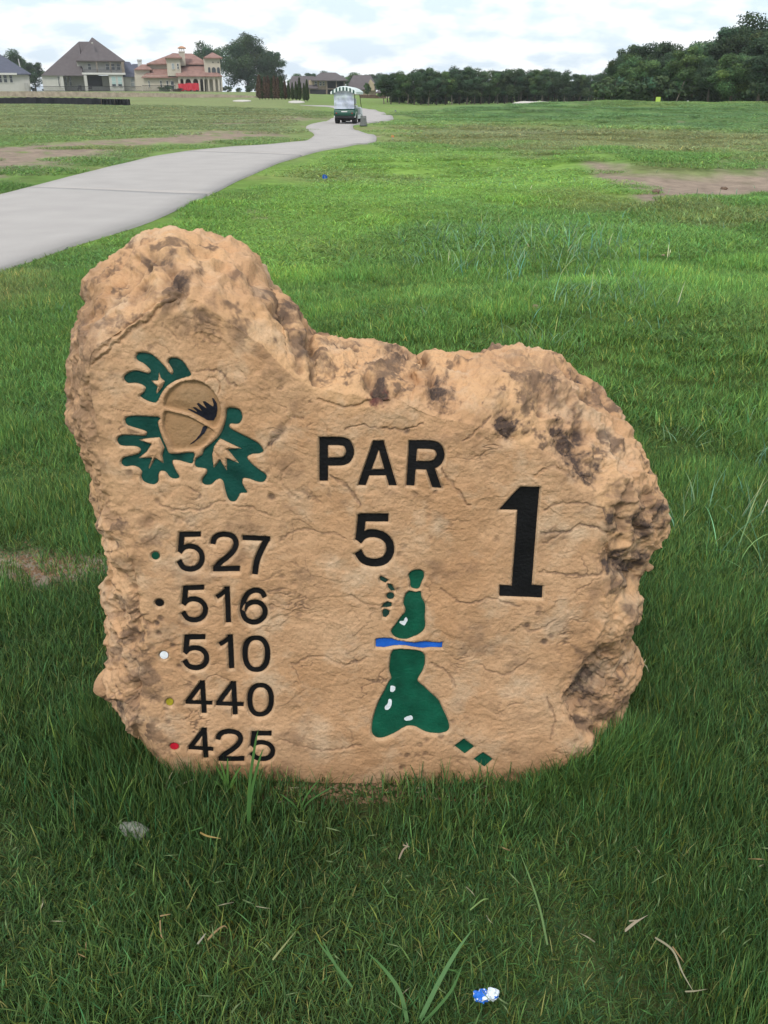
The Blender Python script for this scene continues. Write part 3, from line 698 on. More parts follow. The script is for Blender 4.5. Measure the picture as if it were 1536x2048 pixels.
    wxp = 9 * fbm(px / 30., py / 30., 0, 3, 66, .6); wyp = 9 * fbm(px / 30., py / 30., 7, 3, 67, .6)
    for pts, hw, am, sn in FEATS:
        a_ = np.array(pts); k = np.where((px > a_[:, 0].min() - hw * 3 - 9) & (px < a_[:, 0].max() + hw * 3 + 9) & (py > a_[:, 1].min() - hw * 3 - 9) & (py < a_[:, 1].max() + hw * 3 + 9) & (w < 1.0))[0]
        dl = line_d(px[k] + wxp[k], py[k] + wyp[k], pts) / hw
        gq = np.exp(-dl ** 2) * (1 - 0.35 * (noise(px[k] / 17., py[k] / 17., 0, 68) > .12))
        fdd[k] += am * gq; fst[k] = np.maximum(fst[k], sn * smooth(1.5, 0.3, dl + .5 * noise(px[k] / 6., py[k] / 6., 0, 69)))
    # ---- carving
    carve = np.zeros(len(V)); acorn = np.zeros(len(V)); rim = np.zeros(len(V))
    nz = 0.7 * fbm(px / 9.0, py / 9.0, 0, 2, 99)
    for sh in SHAPES:
        allp = np.vstack(sh[3]); x0, y0 = allp.min(0) - 6; x1, y1 = allp.max(0) + 6
        k = np.where((px > x0) & (px < x1) & (py > y0) & (py < y1))[0]
        if not len(k): continue
        s = shape_sd(sh, px[k], py[k]) + nz[k] * .5
        if sh[0] in ('map_bunker', 'acorn_shading'): continue
        carve[k] = np.maximum(carve[k], smooth(2.6, 1.2, s)); rim[k] = np.maximum(rim[k], smooth(7, 1.5, s))
    for A in (ACAP, ABODY):
        k = np.where((px > 320) & (px < 450) & (py > 755) & (py < 905))[0]
        s = poly_sd(px[k], py[k], A); a_ = smooth(1.5, -2.0, s); acorn[k] = np.maximum(acorn[k], a_)
        # rounded body inside its sunk outline
        carve[k] = np.maximum(carve[k], a_ * (0.75 - 0.45 * smooth(-2, -22, s)))
    k = np.where((px > 400) & (px < 450) & (py > 745) & (py < 800))[0]
    carve[k] = np.maximum(carve[k], 0.3 * smooth(1.2, -0.6, poly_sd(px[k], py[k], STEMRING)))
    flatten = np.maximum(np.maximum(carve, rim * 0.75), acorn * 0.92) * (w == 0)
    dd = dd + fdd * (1 - rim * (w == 0))
    dd = dd * (1 - flatten) + lowf * flatten
    vn = smooth(0.06, 0.0, np.abs(fbm((u + wx) * 9, (v + wz) * 16, 5, 4, 64))) * smooth(0.12, 0.4, noise(u * 8, v * 8, 3, 65) + .05)
    dd = dd - 0.0022 * vn * fm * (1 - flatten)
    V2 = V + nn * dd[:, None]
    V2[:, 1] += 0.0070 * carve
    # the foot rests in the soil
    me = mesh_np('stone_marker', V2, Fa, sm=True)
    # ---- stone colours: top light put into rim warmth, stains, darker hollows, acorn wash
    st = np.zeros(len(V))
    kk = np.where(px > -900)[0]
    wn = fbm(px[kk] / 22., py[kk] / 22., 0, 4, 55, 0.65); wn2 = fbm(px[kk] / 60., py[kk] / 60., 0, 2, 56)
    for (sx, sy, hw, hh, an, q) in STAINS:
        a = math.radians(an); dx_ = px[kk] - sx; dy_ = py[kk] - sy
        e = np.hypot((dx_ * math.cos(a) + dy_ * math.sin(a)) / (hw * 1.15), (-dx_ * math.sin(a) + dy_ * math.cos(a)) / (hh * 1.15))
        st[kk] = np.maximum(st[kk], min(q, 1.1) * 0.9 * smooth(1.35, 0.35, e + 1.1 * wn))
    gen = smooth(0.16, 0.42, fbm(x * 11, y * 11, z * 11, 5, 57, 0.70)) * edge * 0.62
    gen = np.maximum(gen, edge * 0.85 * smooth(-0.004, -0.022, d))  # deep hollows of the rim made darker
    gen = np.maximum(gen, edge * 0.45 * smooth(240, 170, np.where(px > 0, px, 900)))  # darker towards the left side
    st = np.clip(np.maximum(st, gen), 0, 1)
    st = np.maximum(st, 0.34 * smooth(0.10, 0.6, fbm(u * 7, v * 9, 0, 5, 58, .6)) * fm)
    st = np.maximum(st, 0.75 * pits * fm)
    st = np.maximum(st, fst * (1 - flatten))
    veins = smooth(0.045, 0.0, np.abs(fbm((u + wx) * 9, (v + wz) * 16, 5, 4, 64))) * smooth(0.12, 0.4, noise(u * 8, v * 8, 3, 65) + .05) * fm * (1 - flatten)
    st = np.maximum(st, 0.55 * veins)
    tnoise = np.abs(t1 * 1.3 - np.round(t1 * 1.3)); 
    crack = smooth(0.05, 0.0, np.abs(t2 - np.round(t2) - 0.06)) * gate * smooth(0.1, 0.5, noise(u * 9, v * 9, 0, 59) + .2) * fm * (1 - flatten)
    st = np.clip(st + 0.40 * crack, 0, 1)
    toplit_warm = np.clip(edge * smooth(-0.35, 0.45, fbm(x * 5, y * 5, z * 5, 3, 60)) * smooth(1500, 900, np.where(px > 0, py, 900)), 0, 1)  # orange patches, with top light on the upper rim put into the colour
    red = np.zeros(len(V))
    e = np.hypot((px - 758) / 20, (py - 792) / 20) + 0.8 * np.where(px > 0, fbm(px / 14., py / 14., 0, 3, 62), 0); red = smooth(1.2, .6, e)
    vcol(me, 'stain_tone', np.stack([st, toplit_warm, np.clip(acorn + 0 * st, 0, 1)], -1))
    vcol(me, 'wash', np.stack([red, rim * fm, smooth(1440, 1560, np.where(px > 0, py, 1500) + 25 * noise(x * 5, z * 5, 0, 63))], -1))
    # ---- material
    m, t, b, o = mat_new('limestone')
    L = t.links.new
    A1 = t.nodes.new('ShaderNodeVertexColor'); A1.layer_name = 'stain_tone'; A2 = t.nodes.new('ShaderNodeVertexColor'); A2.layer_name = 'wash'
    s1 = t.nodes.new('ShaderNodeSeparateColor'); s2 = t.nodes.new('ShaderNodeSeparateColor'); L(A1.outputs[0], s1.inputs[0]); L(A2.outputs[0], s2.inputs[0])
    tc = t.nodes.new('ShaderNodeTexCoord')
    def nz_(sc, det=6, rough=0.6):
        q = t.nodes.new('ShaderNodeTexNoise'); q.inputs['Scale'].default_value = sc; q.inputs['Detail'].default_value = det; q.inputs['Roughness'].default_value = rough
        L(tc.outputs['Object'], q.inputs['Vector']); return q
    def mixc(fac, a, bb, typ='MIX'):
        q = t.nodes.new('ShaderNodeMix'); q.data_type = 'RGBA'; q.blend_type = typ
        if hasattr(fac, 'node'): L(fac, q.inputs[0])
        else: q.inputs[0].default_value = fac
        for s_, i in ((a, 6), (bb, 7)):
            if hasattr(s_, 'node'): L(s_, q.inputs[i])
            else: q.inputs[i].default_value = (*s_, 1)
        return q.outputs[2]
    def mrange(src, a, bb, c_, d_):
        q = t.nodes.new('ShaderNodeMapRange'); L(src, q.inputs[0])
        for i, vv in enumerate((a, bb, c_, d_)): q.inputs[i + 1].default_value = vv
        return q.outputs[0]
    n1, n2, n3 = nz_(4.0), nz_(22.0, 7, .65), nz_(160.0, 4, .6)
    base_c = mixc(mrange(n1.outputs[0], 0.35, 0.65, 0, 1), (0.485, 0.276, 0.144), (0.585, 0.366, 0.214))
    base_c = mixc(mrange(n2.outputs[0], 0.45, 0.75, 0, 0.55), base_c, (0.37, 0.205, 0.105))
    base_c = mixc(s1.outputs[1], base_c, (0.60, 0.365, 0.195))
    pale = mrange(nz_(9.0, 5).outputs[0], 0.52, 0.68, 0, 0.6)
    base_c = mixc(pale, base_c, (0.60, 0.45, 0.31))
    base_c = mixc(mrange(s1.outputs[2], 0, 1, 0, .75), base_c, (0.29, 0.175, 0.085))
    base_c = mixc(s2.outputs[0], base_c, (0.16, 0.055, 0.045))
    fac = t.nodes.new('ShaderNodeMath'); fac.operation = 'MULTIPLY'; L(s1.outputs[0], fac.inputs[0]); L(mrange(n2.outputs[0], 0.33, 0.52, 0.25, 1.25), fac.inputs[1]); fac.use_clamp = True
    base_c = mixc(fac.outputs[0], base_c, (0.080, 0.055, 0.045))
    f2 = t.nodes.new('ShaderNodeMath'); f2.operation = 'MULTIPLY'; L(s2.outputs[1], f2.inputs[0]); f2.inputs[1].default_value = 0.35
    base_c = mixc(f2.outputs[0], base_c, (0.62, 0.46, 0.30))
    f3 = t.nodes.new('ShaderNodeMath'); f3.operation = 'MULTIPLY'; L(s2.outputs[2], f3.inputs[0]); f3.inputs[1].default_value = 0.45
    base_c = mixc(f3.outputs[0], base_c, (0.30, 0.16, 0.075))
    base_c = mixc(mrange(n3.outputs[0], 0.5, 0.8, 0, 0.5), base_c, (0.26, 0.16, 0.09))
    L(base_c, b.inputs['Base Color']); b.inputs['Roughness'].default_value = 0.88; b.inputs['Specular IOR Level'].default_value = 0.2
    bm = t.nodes.new('ShaderNodeBump'); bm.inputs['Strength'].default_value = 0.8; bm.inputs['Distance'].default_value = 0.006
    ad = t.nodes.new('ShaderNodeMath'); ad.operation = 'ADD'; L(nz_(60.0, 8, .7).outputs[0], ad.inputs[0]); L(mrange(n3.outputs[0], 0, 1, 0, .35), ad.inputs[1])
    L(ad.outputs[0], bm.inputs['Height']); L(bm.outputs[0], b.inputs['Normal'])
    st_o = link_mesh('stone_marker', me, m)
    tag(st_o, 'large tan limestone hole marker carved PAR 5 and 1 standing in grass', 'stone marker')
    # ---- painted infills, one object each
    cols = {'black': (0.005, 0.005, 0.006), 'green': (0.004, 0.075, 0.042), 'darkgreen': (0.012, 0.045, 0.035), 'leafgreen': (0.005, 0.056, 0.044), 'white': (0.72, 0.76, 0.80),
            'blue': (0.012, 0.105, 0.50), 'yellow': (0.42, 0.36, 0.03), 'red': (0.50, 0.012, 0.03), 'navy': (0.010, 0.011, 0.020)}
    mats = {k: simple('paint_' + k, c_, 0.6, 0.38, 22, 0.15, spec=0.22, bscale=140) for k, c_ in cols.items()}
    for sh in SHAPES:
        allp = np.vstack(sh[3]); x0, y0 = np.floor(allp.min(0)) - 2; x1, y1 = np.ceil(allp.max(0)) + 2
        stp = 1.0 if max(x1 - x0, y1 - y0) > 30 else 0.6
        gx = np.arange(x0, x1 + stp, stp); gy = np.arange(y0, y1 + stp, stp)
        GX, GY = np.meshgrid(gx, gy, indexing='ij')
        sd = shape_sd(sh, GX.ravel(), GY.ravel()) + 0.45 * fbm(GX.ravel() / 5., GY.ravel() / 5., 0, 2, 101)
        sd = sd.reshape(GX.shape)
        vid = {}; vv = []; ff = []
        def vert(key, x_, y_):
            if key not in vid: vid[key] = len(vv); vv.append((x_, y_))
            return vid[key]
        nx, ny = GX.shape
        mn = np.minimum.reduce([sd[:-1, :-1], sd[1:, :-1], sd[1:, 1:], sd[:-1, 1:]])
        for a, bb in zip(*np.where(mn < 0)):
            cs = [(a, bb), (a + 1, bb), (a + 1, bb + 1), (a, bb + 1)]
            ring = []
            for q in range(4):
                p0, p1 = cs[q], cs[(q + 1) % 4]; s0, s1_ = sd[p0], sd[p1]
                if s0 < 0: ring.append(vert(p0, gx[p0[0]], gy[p0[1]]))
                if (s0 < 0) != (s1_ < 0):
                    f = s0 / (s0 - s1_); key = ('e',) + tuple(sorted((p0, p1)))
                    ring.append(vert(key, gx[p0[0]] + f * (gx[p1[0]] - gx[p0[0]]), gy[p0[1]] + f * (gy[p1[1]] - gy[p0[1]])))
            if len(ring) >= 3: ff.append(tuple(ring[::-1]))
        vv = np.array(vv)
        Pv = face_pt(vv[:, 0], vv[:, 1])
        dep = {'map_bunker': 0.0038, 'tee_dot': 0.0034}.get(sh[0], 0.0048)
        off = -face_low(Pv[:, 0], Pv[:, 2]) + dep + 0.0004 * noise(vv[:, 0] / 3, vv[:, 1] / 3, 0, 5)
        if sh[0] == 'acorn_shading':
            s = np.minimum(poly_sd(vv[:, 0], vv[:, 1], ACAP), poly_sd(vv[:, 0], vv[:, 1], ABODY))
            off = -face_low(Pv[:, 0], Pv[:, 2]) + 0.0070 * smooth(1.5, -2.0, s) * (0.75 - 0.45 * smooth(-2, -22, s)) - 0.0012
        Pv[:, 1] += off
        me2 = bpy.data.meshes.new(sh[0]); me2.from_pydata(Pv.tolist(), [], ff); me2.update()
        ob = link_mesh(sh[0], me2, mats[sh[2]], st_o, sm=True)
        if sh[1]: ob['label'] = sh[1]
    return st_o
build_stone()

# ------------------------------------------------------------------ grass
def blade_mat(name, attr_type='INSTANCER', gloss=0.25):
    m, t, b, o = mat_new(name); L = t.links.new
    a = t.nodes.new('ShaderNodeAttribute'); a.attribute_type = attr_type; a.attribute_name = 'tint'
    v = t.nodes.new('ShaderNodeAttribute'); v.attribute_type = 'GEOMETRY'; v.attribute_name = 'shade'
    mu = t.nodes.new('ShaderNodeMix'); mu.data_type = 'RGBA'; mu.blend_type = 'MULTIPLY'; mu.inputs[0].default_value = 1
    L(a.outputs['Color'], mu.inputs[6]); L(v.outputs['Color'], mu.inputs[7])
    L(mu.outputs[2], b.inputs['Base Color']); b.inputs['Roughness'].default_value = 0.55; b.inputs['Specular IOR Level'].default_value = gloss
    tr_ = t.nodes.new('ShaderNodeBsdfTranslucent'); L(mu.outputs[2], tr_.inputs[0])
    ms = t.nodes.new('ShaderNodeMixShader'); ms.inputs[0].default_value = 0.35
    L(b.outputs[0], ms.inputs[1]); L(tr_.outputs[0], ms.inputs[2]); L(ms.outputs[0], o.inputs[0])
    return m
def blades(rng, n, rad, lmin, lmax, wid, lean, curve, seg=3, dryf=0.03, flat=0.0):
    """n bent blades rooted in a disc; returns verts, quad faces, tri faces, shade per vertex"""
    ang = rng.uniform(0, 2 * math.pi, n); r = rad * np.sqrt(rng.uniform(0, 1, n))
    bx, by = r * np.cos(ang), r * np.sin(ang)
    L = rng.uniform(lmin, lmax, n) * (1 - 0.25 * (r / max(rad, 1e-6)) ** 2)
    az = rng.uniform(0, 2 * math.pi, n); tilt = np.abs(rng.normal(0, lean, n)) + flat; cv = rng.uniform(0.2, 1.0, n) * curve
    w = wid * rng.uniform(0.6, 1.3, n)
    face = az + math.pi / 2 + rng.normal(0, 0.6, n)
    t = np.linspace(0, 1, seg + 1)
    V = []; 
    x, y, z = bx.copy(), by.copy(), np.full(n, -0.004)
    pts = [(x, y, z)]
    for k in range(seg):
        tl = tilt + cv * (k + 0.5) / seg * 1.6
        s = L / seg
        x = x + np.sin(tl) * np.cos(az) * s; y = y + np.sin(tl) * np.sin(az) * s; z = z + np.cos(tl) * s
        pts.append((x, y, z))
    wf = [1.0, 0.95, 0.65, 0.3][:seg] if seg == 3 else [1.0, .9, .8, .65, .45, .25][:seg]
    for k in range(seg):
        x, y, z = pts[k]; ww = w * wf[k] / 2
        V.append(np.stack([x - np.cos(face) * ww, y - np.sin(face) * ww, z], -1)); V.append(np.stack([x + np.cos(face) * ww, y + np.sin(face) * ww, z], -1))
    V.append(np.stack(pts[-1], -1))
    nv = 2 * seg + 1
    V = np.stack(V, 1).reshape(-1, 3)
    base = np.arange(n)[:, None] * nv
    Q = np.concatenate([base + np.array([2 * k, 2 * k + 1, 2 * k + 3, 2 * k + 2]) for k in range(seg - 1)])
    T = base + np.array([2 * seg - 2, 2 * seg - 1, 2 * seg])
    hue = rng.normal(0, 1, n); val = np.exp(rng.normal(0, 0.33, n))
    col = np.stack([val * (1 + 0.16 * hue), val, val * (1 - 0.10 * hue)], -1)
    yel = rng.random(n) < (0.10 if dryf > 0 else 0.0); col[yel] = col[yel] * np.array([1.9, 1.35, 1.0])
    dry = rng.random(n) < dryf; col[dry] = np.array([5.0, 2.6, 3.0]) * rng.uniform(.6, 1, (dry.sum(), 1))
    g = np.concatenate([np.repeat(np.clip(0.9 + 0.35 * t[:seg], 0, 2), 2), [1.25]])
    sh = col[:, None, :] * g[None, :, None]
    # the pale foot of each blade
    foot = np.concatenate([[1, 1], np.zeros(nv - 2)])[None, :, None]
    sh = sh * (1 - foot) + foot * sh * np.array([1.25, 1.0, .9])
    return V, Q, T, sh.reshape(-1, 3)
def build_grass():
    c = bpy.data.collections.new('grass_tufts')
    m = blade_mat('grass_blade')
    R0 = 0.20
    specs = []
    for k in range(5): specs.append(dict(n=1250, rad=R0, lmin=.035, lmax=.085, wid=.0027, lean=.38, curve=.55))     # lush
    for k in range(3): specs.append(dict(n=1150, rad=R0, lmin=.025, lmax=.055, wid=.0025, lean=.65, curve=.75, dryf=.06))   # short, lying
    for k in range(3): specs.append(dict(n=700, rad=R0, lmin=.040, lmax=.085, wid=.0036, lean=.34, curve=.6, dryf=.0))    # for farther turf
    for k, sp in enumerate(specs):
        V, Q, T, sh = blades(np.random.default_rng(100 + k), **sp)
        me = mesh_np('tuft_%02d' % k, V, [Q, T]); vcol(me, 'shade', sh)
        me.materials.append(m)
        c.objects.link(bpy.data.objects.new('tuft_%02d' % k, me))
    rng = np.random.default_rng(5)
    PX, SC, VA = [], [], []
    def zone(y0, y1, step, s, va, zs, keep=1.0):
        ys = np.arange(y0, y1, step * 0.9)
        for yy in ys:
            hw = 0.475 * yy + 1.3 + s * 0.2
            xs = np.arange(-hw, hw, step)
            x = xs + rng.uniform(-.5, .5, len(xs)) * step; y = yy + rng.uniform(-.5, .5, len(xs)) * step
            k = rng.random(len(xs)) < keep
            x, y = x[k], y[k]
            PX.append(np.stack([x, y], -1)); n = len(x)
            sc = s * rng.uniform(.85, 1.2, n)
            SC.append(np.stack([sc, sc, zs * rng.uniform(.8, 1.25, n)], -1)); VA.append(rng.choice(va, n))
    zone(0.55, 4.2, 0.135, 1.0, [0, 1, 2, 3, 4, 5, 6, 7], 1.0)
    zone(4.2, 9.0, 0.24, 1.4, [0, 1, 2, 8, 9, 10], 0.95)
    zone(9.0, 18, 0.46, 2.4, [8, 9, 10], 0.85)
    zone(18, 38, 0.9, 4.5, [8, 9, 10], 0.9)
    zone(38, 80, 1.9, 9, [8, 9, 10], 1.0)
    P = np.vstack(PX); SCL = np.vstack(SC); V = np.concatenate(VA)
    x, y = P.T
    g, so, ba = ground_tint(x, y)
    ox = 0.14 * SCL[:, 0]
    for dx_, dy_ in ((1, 0), (-1, 0), (0, 1), (0, -1)): ba = np.maximum(ba, 0.55 * ground_tint(x + dx_ * ox, y + dy_ * ox)[2])
    k = rng.random(len(x)) > ba * 1.15
    thin = smooth(0.18, 0.5, fbm(x * 3.1, y * 3.1, 0, 3, 301)) * smooth(6, 4, np.hypot(x, y)); k &= rng.random(len(x)) > thin * 0.8
    r_t = 0.2 * SCL[:, 0]
    k &= poly_sd(x, y, PATH_POLY) > r_t * 0.72
    # not under or inside the stone
    k &= ~((np.abs(x + 0.02) < 0.52) & (y > 1.79) & (y < 2.32))
    strip = (x > -0.50) & (x < 0.34) & (y > 1.68) & (y <= 1.79)
    k &= ~(strip & (rng.random(len(x)) < 0.90))
    x, y, SCL, V, g = x[k], y[k], SCL[k], V[k], g[k]
    n1 = fbm(x * 1.7, y * 1.7, 0, 3, 201); n2 = fbm(x * 4.5, y * 4.5, 0, 2, 202)
    d = np.hypot(x, y)
    # longer grass round the stone and down the right, shorter at the lower left
    tall = 0.95 + 0.95 * n1 + 0.95 * n2 + 0.75 * smooth(1.1, 0.3, np.hypot((x - 0.62) / 0.36, (y - 1.80) / 0.26)) + 0.65 * smooth(1.1, 0.3, np.hypot((x + 0.66) / 0.30, (y - 1.80) / 0.30))
    tall = tall - 0.30 * smooth(0.8, 0.3, np.hypot((x + 0.30) / 0.55, (y - 1.20) / 0.35))
    bright = smooth(1.5, -1.5, poly_sd(x, y, BRIGHT)); tall *= 1 - 0.45 * bright
    SCL[:, 2] *= np.clip(tall, 0.4, 2.0)
    # yellow-green in the thin spots, blue-green where it is rank
    lowl = smooth(0.9, 0.2, np.hypot((x + 0.25) / 0.65, (y - 1.15) / 0.30))[:, None]
    g = g * (1 - lowl * .5) + g * lowl * .5 * np.array([1.9, 1.55, 1.5])
    qf = 1 - .75 * smooth(7, 22, d)
    g = g * np.clip(1 + (0.6 * n2 + 0.45 * n1) * qf * (1 - .5 * bright), .5, 1.7)[:, None]
    z = ground_z(x, y) + smooth(12, 5, d) * 0.010 * fbm(x * 5, y * 5, 0, 3, 8)
    short = (n1 < -0.10) & (d < 4.5)
    V = np.where(short, rng.choice([5, 6, 7], len(V)), np.where((V >= 5) & (V <= 7), rng.choice([0, 1, 2, 3, 4], len(V)), V))
    me = bpy.data.meshes.new('grass'); n = len(x)
    me.vertices.add(n); me.vertices.foreach_set('co', np.stack([x, y, z], -1).astype(np.float32).ravel())
    a = me.attributes.new('rot', 'FLOAT_VECTOR', 'POINT'); a.data.foreach_set('vector', np.stack([0 * x, 0 * x, rng.uniform(0, 6.283, n)], -1).astype(np.float32).ravel())
    a = me.attributes.new('scl', 'FLOAT_VECTOR', 'POINT'); a.data.foreach_set('vector', SCL.astype(np.float32).ravel())
    a = me.attributes.new('kind_no', 'INT', 'POINT'); a.data.foreach_set('value', V.astype(np.int32))
    a = me.attributes.new('tint', 'FLOAT_COLOR', 'POINT'); a.data.foreach_set('color', np.hstack([g, np.ones((n, 1))]).astype(np.float32).ravel())
    o = link_mesh('grass', me, None)
    tag(o, 'green turf grass growing over the whole course', 'grass', kind='stuff')
    ng = bpy.data.node_groups.new('grass_nodes', 'GeometryNodeTree')
    ng.interface.new_socket('Geometry', in_out='INPUT', socket_type='NodeSocketGeometry'); ng.interface.new_socket('Geometry', in_out='OUTPUT', socket_type='NodeSocketGeometry')
    gi = ng.nodes.new('NodeGroupInput'); go = ng.nodes.new('NodeGroupOutput'); ip = ng.nodes.new('GeometryNodeInstanceOnPoints')
    ci = ng.nodes.new('GeometryNodeCollectionInfo'); ci.inputs['Collection'].default_value = c; ci.inputs['Separate Children'].default_value = True; ci.inputs['Reset Children'].default_value = True
    def na(nm, ty):
        q = ng.nodes.new('GeometryNodeInputNamedAttribute'); q.data_type = ty; q.inputs[0].default_value = nm; return q.outputs[0]
    L = ng.links.new
    L(gi.outputs[0], ip.inputs['Points']); L(ci.outputs[0], ip.inputs['Instance']); ip.inputs['Pick Instance'].default_value = True
    L(na('kind_no', 'INT'), ip.inputs['Instance Index']); L(na('rot', 'FLOAT_VECTOR'), ip.inputs['Rotation']); L(na('scl', 'FLOAT_VECTOR'), ip.inputs['Scale'])
    L(ip.outputs[0], go.inputs[0])
    md = o.modifiers.new('grass', 'NODES'); md.node_group = ng
    print('grass tufts', n)
build_grass()

def gz(x, y): return float(ground_z(x, y))
def build_weeds():
    """long coarse blades standing above the turf, and dry stalks lying in it"""
    rng = np.random.default_rng(9)
    V, Q, T, Cc = [], [], [], []; k = 0
    def add(parts):
        nonlocal k
        v, q, t, c = parts; V.append(v); Q.append(q + k); T.append(t + k); Cc.append(c); k += len(v)
    blue = np.array([0.20, 0.36, 0.21]); grn = np.array([0.13, 0.27, 0.07])
    spots = [(1000,500,26,.22,.9),(1050,515,30,.28,.9),(1100,545,26,.30,.7),(960,480,20,.20,.6),(1010,470,24,.22,.8),(1070,455,20,.2,.8),(1110,490,18,.24,.5),(1140,530,14,.24,.4),(940,520,16,.18,.4),(1080,600,16,.22,.4),(1150,620,12,.20,.4),(1210,600,14,.22,.5),(1260,590,10,.22,.4),(1230,560,12,.22,.4),
             (1060,690,10,.18,.25),(1095,705,12,.22,.22),(1130,720,8,.18,.15),(1290,660,6,.16,.15),(1300,610,8,.2,.3),(860,640,5,.2,.15),(750,520,8,.15,.3),(1330,520,8,.2,.4),(1500,230,10,.3,2),
             (1390,1030,6,.24,.10),(1440,1120,6,.28,.12),(1495,1060,7,.30,.12),(1520,940,7,.26,.15),(1360,890,5,.2,.1),(1450,1000,5,.22,.12),(1530,1150,6,.26,.1),(1475,860,6,.22,.2),(1350,1060,4,.16,.06),
             (100,640,10,.14,.35),(1180,440,12,.2,1.2),(1500,395,14,.2,1.5),(1290,350,14,.2,1.5),(740,500,10,.12,.5),(1060,400,10,.16,1.2),(830,370,3,.12,.3)]
    for px, py, n, ln, sp in spots:
        n = n * (3 if py < 560 and 900 < px < 1150 else 2)
        gx, gy, gz_ = ghit(px, py)
        v, q, t, c = blades(rng, n, sp * .8 * max(1, gy / 5), ln * .6, ln * 1.2, .0055 * max(1, gy / 5), .35, .9, seg=6, dryf=0.03)
        v += np.array([gx, gy, 0]); v[:, 2] += np.array(ground_z(v[:, 0], v[:, 1]))
        col = (blue * .8) if gy > 3.2 else (blue * .5 + grn * .4)
        add((v, q, t, c * col))
    # rank grass leaning over the lower corners of the stone
    for px, py, n, ln, rad, c_ in [(1085,1595,480,.12,.06,1),(1140,1575,700,.16,.06,1),(1195,1555,760,.19,.06,1.1),(1245,1530,700,.19,.06,1.1),(1300,1500,420,.12,.06,.9),(1180,1620,420,.10,.07,1),(1260,1590,420,.12,.07,1),(1040,1612,200,.07,.05,.9),
                                   (300,1580,300,.09,.05,.6),(262,1550,520,.15,.05,.6),(225,1510,520,.16,.05,.6),(190,1470,320,.12,.05,.65),(235,1600,320,.11,.06,.6),(170,1540,320,.11,.06,.6),(340,1600,200,.06,.05,.8)]:
        a, fy, fz = rays(px, py); tt = -CAMZ / fz
        v, q, t, c = blades(rng, n, rad, ln * .5, ln, .0027, .28, .6, seg=3, dryf=.01)
        v += np.array([float(a * tt), float(fy * tt), 0])
        add((v, q, t, c * np.array([0.072, 0.150, 0.040]) * c_))
    def stalk(pts, w, col, lift=None):
        """one hand-placed blade: (px, py, height above the turf)"""
        nonlocal k
        P = []
        for p in pts:
            if len(p) == 4: P.append(p[:3])
            else:
                a, fy, fz = rays(p[0], p[1]); tt = (p[2] - CAMZ) / fz; P.append((float(a * tt), float(fy * tt), p[2]))
        P = catmull(P, 5, closed=False); n = len(P)
        wd_ = w * np.interp(np.linspace(0, 1, n), [0, .15, .6, 1], [.8, 1, .8, .12])
        side = np.cross(np.gradient(P, axis=0), np.array([0, .8, -.6])); side /= np.maximum(np.linalg.norm(side, axis=1)[:, None], 1e-9)
        v = np.stack([P - side * wd_[:, None] / 2, P + side * wd_[:, None] / 2], 1).reshape(-1, 3)
        q = np.array([(2 * i, 2 * i + 1, 2 * i + 3, 2 * i + 2) for i in range(n - 1)])
        V.append(v); Q.append(q + k); Cc.append(np.tile(np.array(col) * rng.uniform(.85, 1.15), (len(v), 1))); k += len(v)
    g1 = (0.085, 0.20, 0.055); g2 = (0.06, 0.15, 0.05); dry = (0.36, 0.33, 0.22); tan = (0.36, 0.24, 0.12)
    # in front of the numbers
    def stand(px0, py0, tips, w=.006, col=g1):
        gx, gy, z0 = ghit(px0, py0)
        for (px, py) in tips:
            a, fy, fz = rays(px, py); tt = (gy * .998) / fy
            x1, z1 = float(a * tt), float(CAMZ + fz * tt)
            bend = (x1 - gx) * .3
            stalk([(gx, gy, z0, 0), (gx + (x1 - gx) * .35 - bend * .3, gy, z0 + (z1 - z0) * .45, 0), (gx + (x1 - gx) * .75, gy, z0 + (z1 - z0) * .85, 0), (x1, gy, z1, 0)], w, col)
    stand(497, 1670, [(526, 1500), (516, 1462)], .0075)
    stand(458, 1600, [(455, 1518), (430, 1533), (482, 1535), (440, 1524), (472, 1560), (425, 1562)], .006, (0.10, 0.22, 0.05))
    stand(600, 1640, [(640, 1560), (668, 1575), (560, 1590)], .004)
    stand(300, 1560, [(262, 1480), (245, 1500), (290, 1490)], .004, g2)
    stand(330, 1600, [(345, 1545), (390, 1560)], .004, dry)
    stand(1100, 1570, [(1075, 1500), (1130, 1490), (1090, 1520), (1150, 1500)], .004, g2)
    stand(1180, 1560, [(1210, 1470), (1160, 1480), (1240, 1500), (1195, 1455)], .004, g2)
    stalk([(840, 2040, .03), (880, 1960, .06), (915, 1900, .09), (944, 1860, .12)], .009, (0.12, 0.25, .09))
    stalk([(845, 2048, .03), (900, 1985, .07), (925, 1930, .09)], .006, g1)
    stalk([(815, 2045, .03), (800, 1985, .06), (770, 1940, .08), (735, 1905, .08)], .008, g1)
    stalk([(690, 1960, .04), (665, 1920, .07), (645, 1880, .08)], .006, g1)
    stalk([(705, 1975, .04), (660, 1915, .07), (630, 1875, .08)], .005, g1)
    stalk([(1095, 1890, .03), (1075, 1800, .08), (1040, 1705, .12)], .0045, (0.16, 0.27, .09))
    stalk([(1310, 1875, .06), (1345, 1900, .07), (1365, 1945, .06), (1388, 1985, .05)], .0042, dry)
    stalk([(1370, 1983, .05), (1390, 1982, .055), (1415, 1978, .05)], .003, dry)
    stalk([(1345, 1893, .07), (1368, 1925, .07)], .003, tan)
    for dx in (0, 3): stalk([(1250, 1860 + dx, .06), (1268, 1845 + dx, .07), (1282, 1838, .075), (1296, 1830, .07)], .0035, (.40, .34, .25))
    stalk([(1258, 1842, .07), (1282, 1840, .075)], .003, (.40, .34, .25))
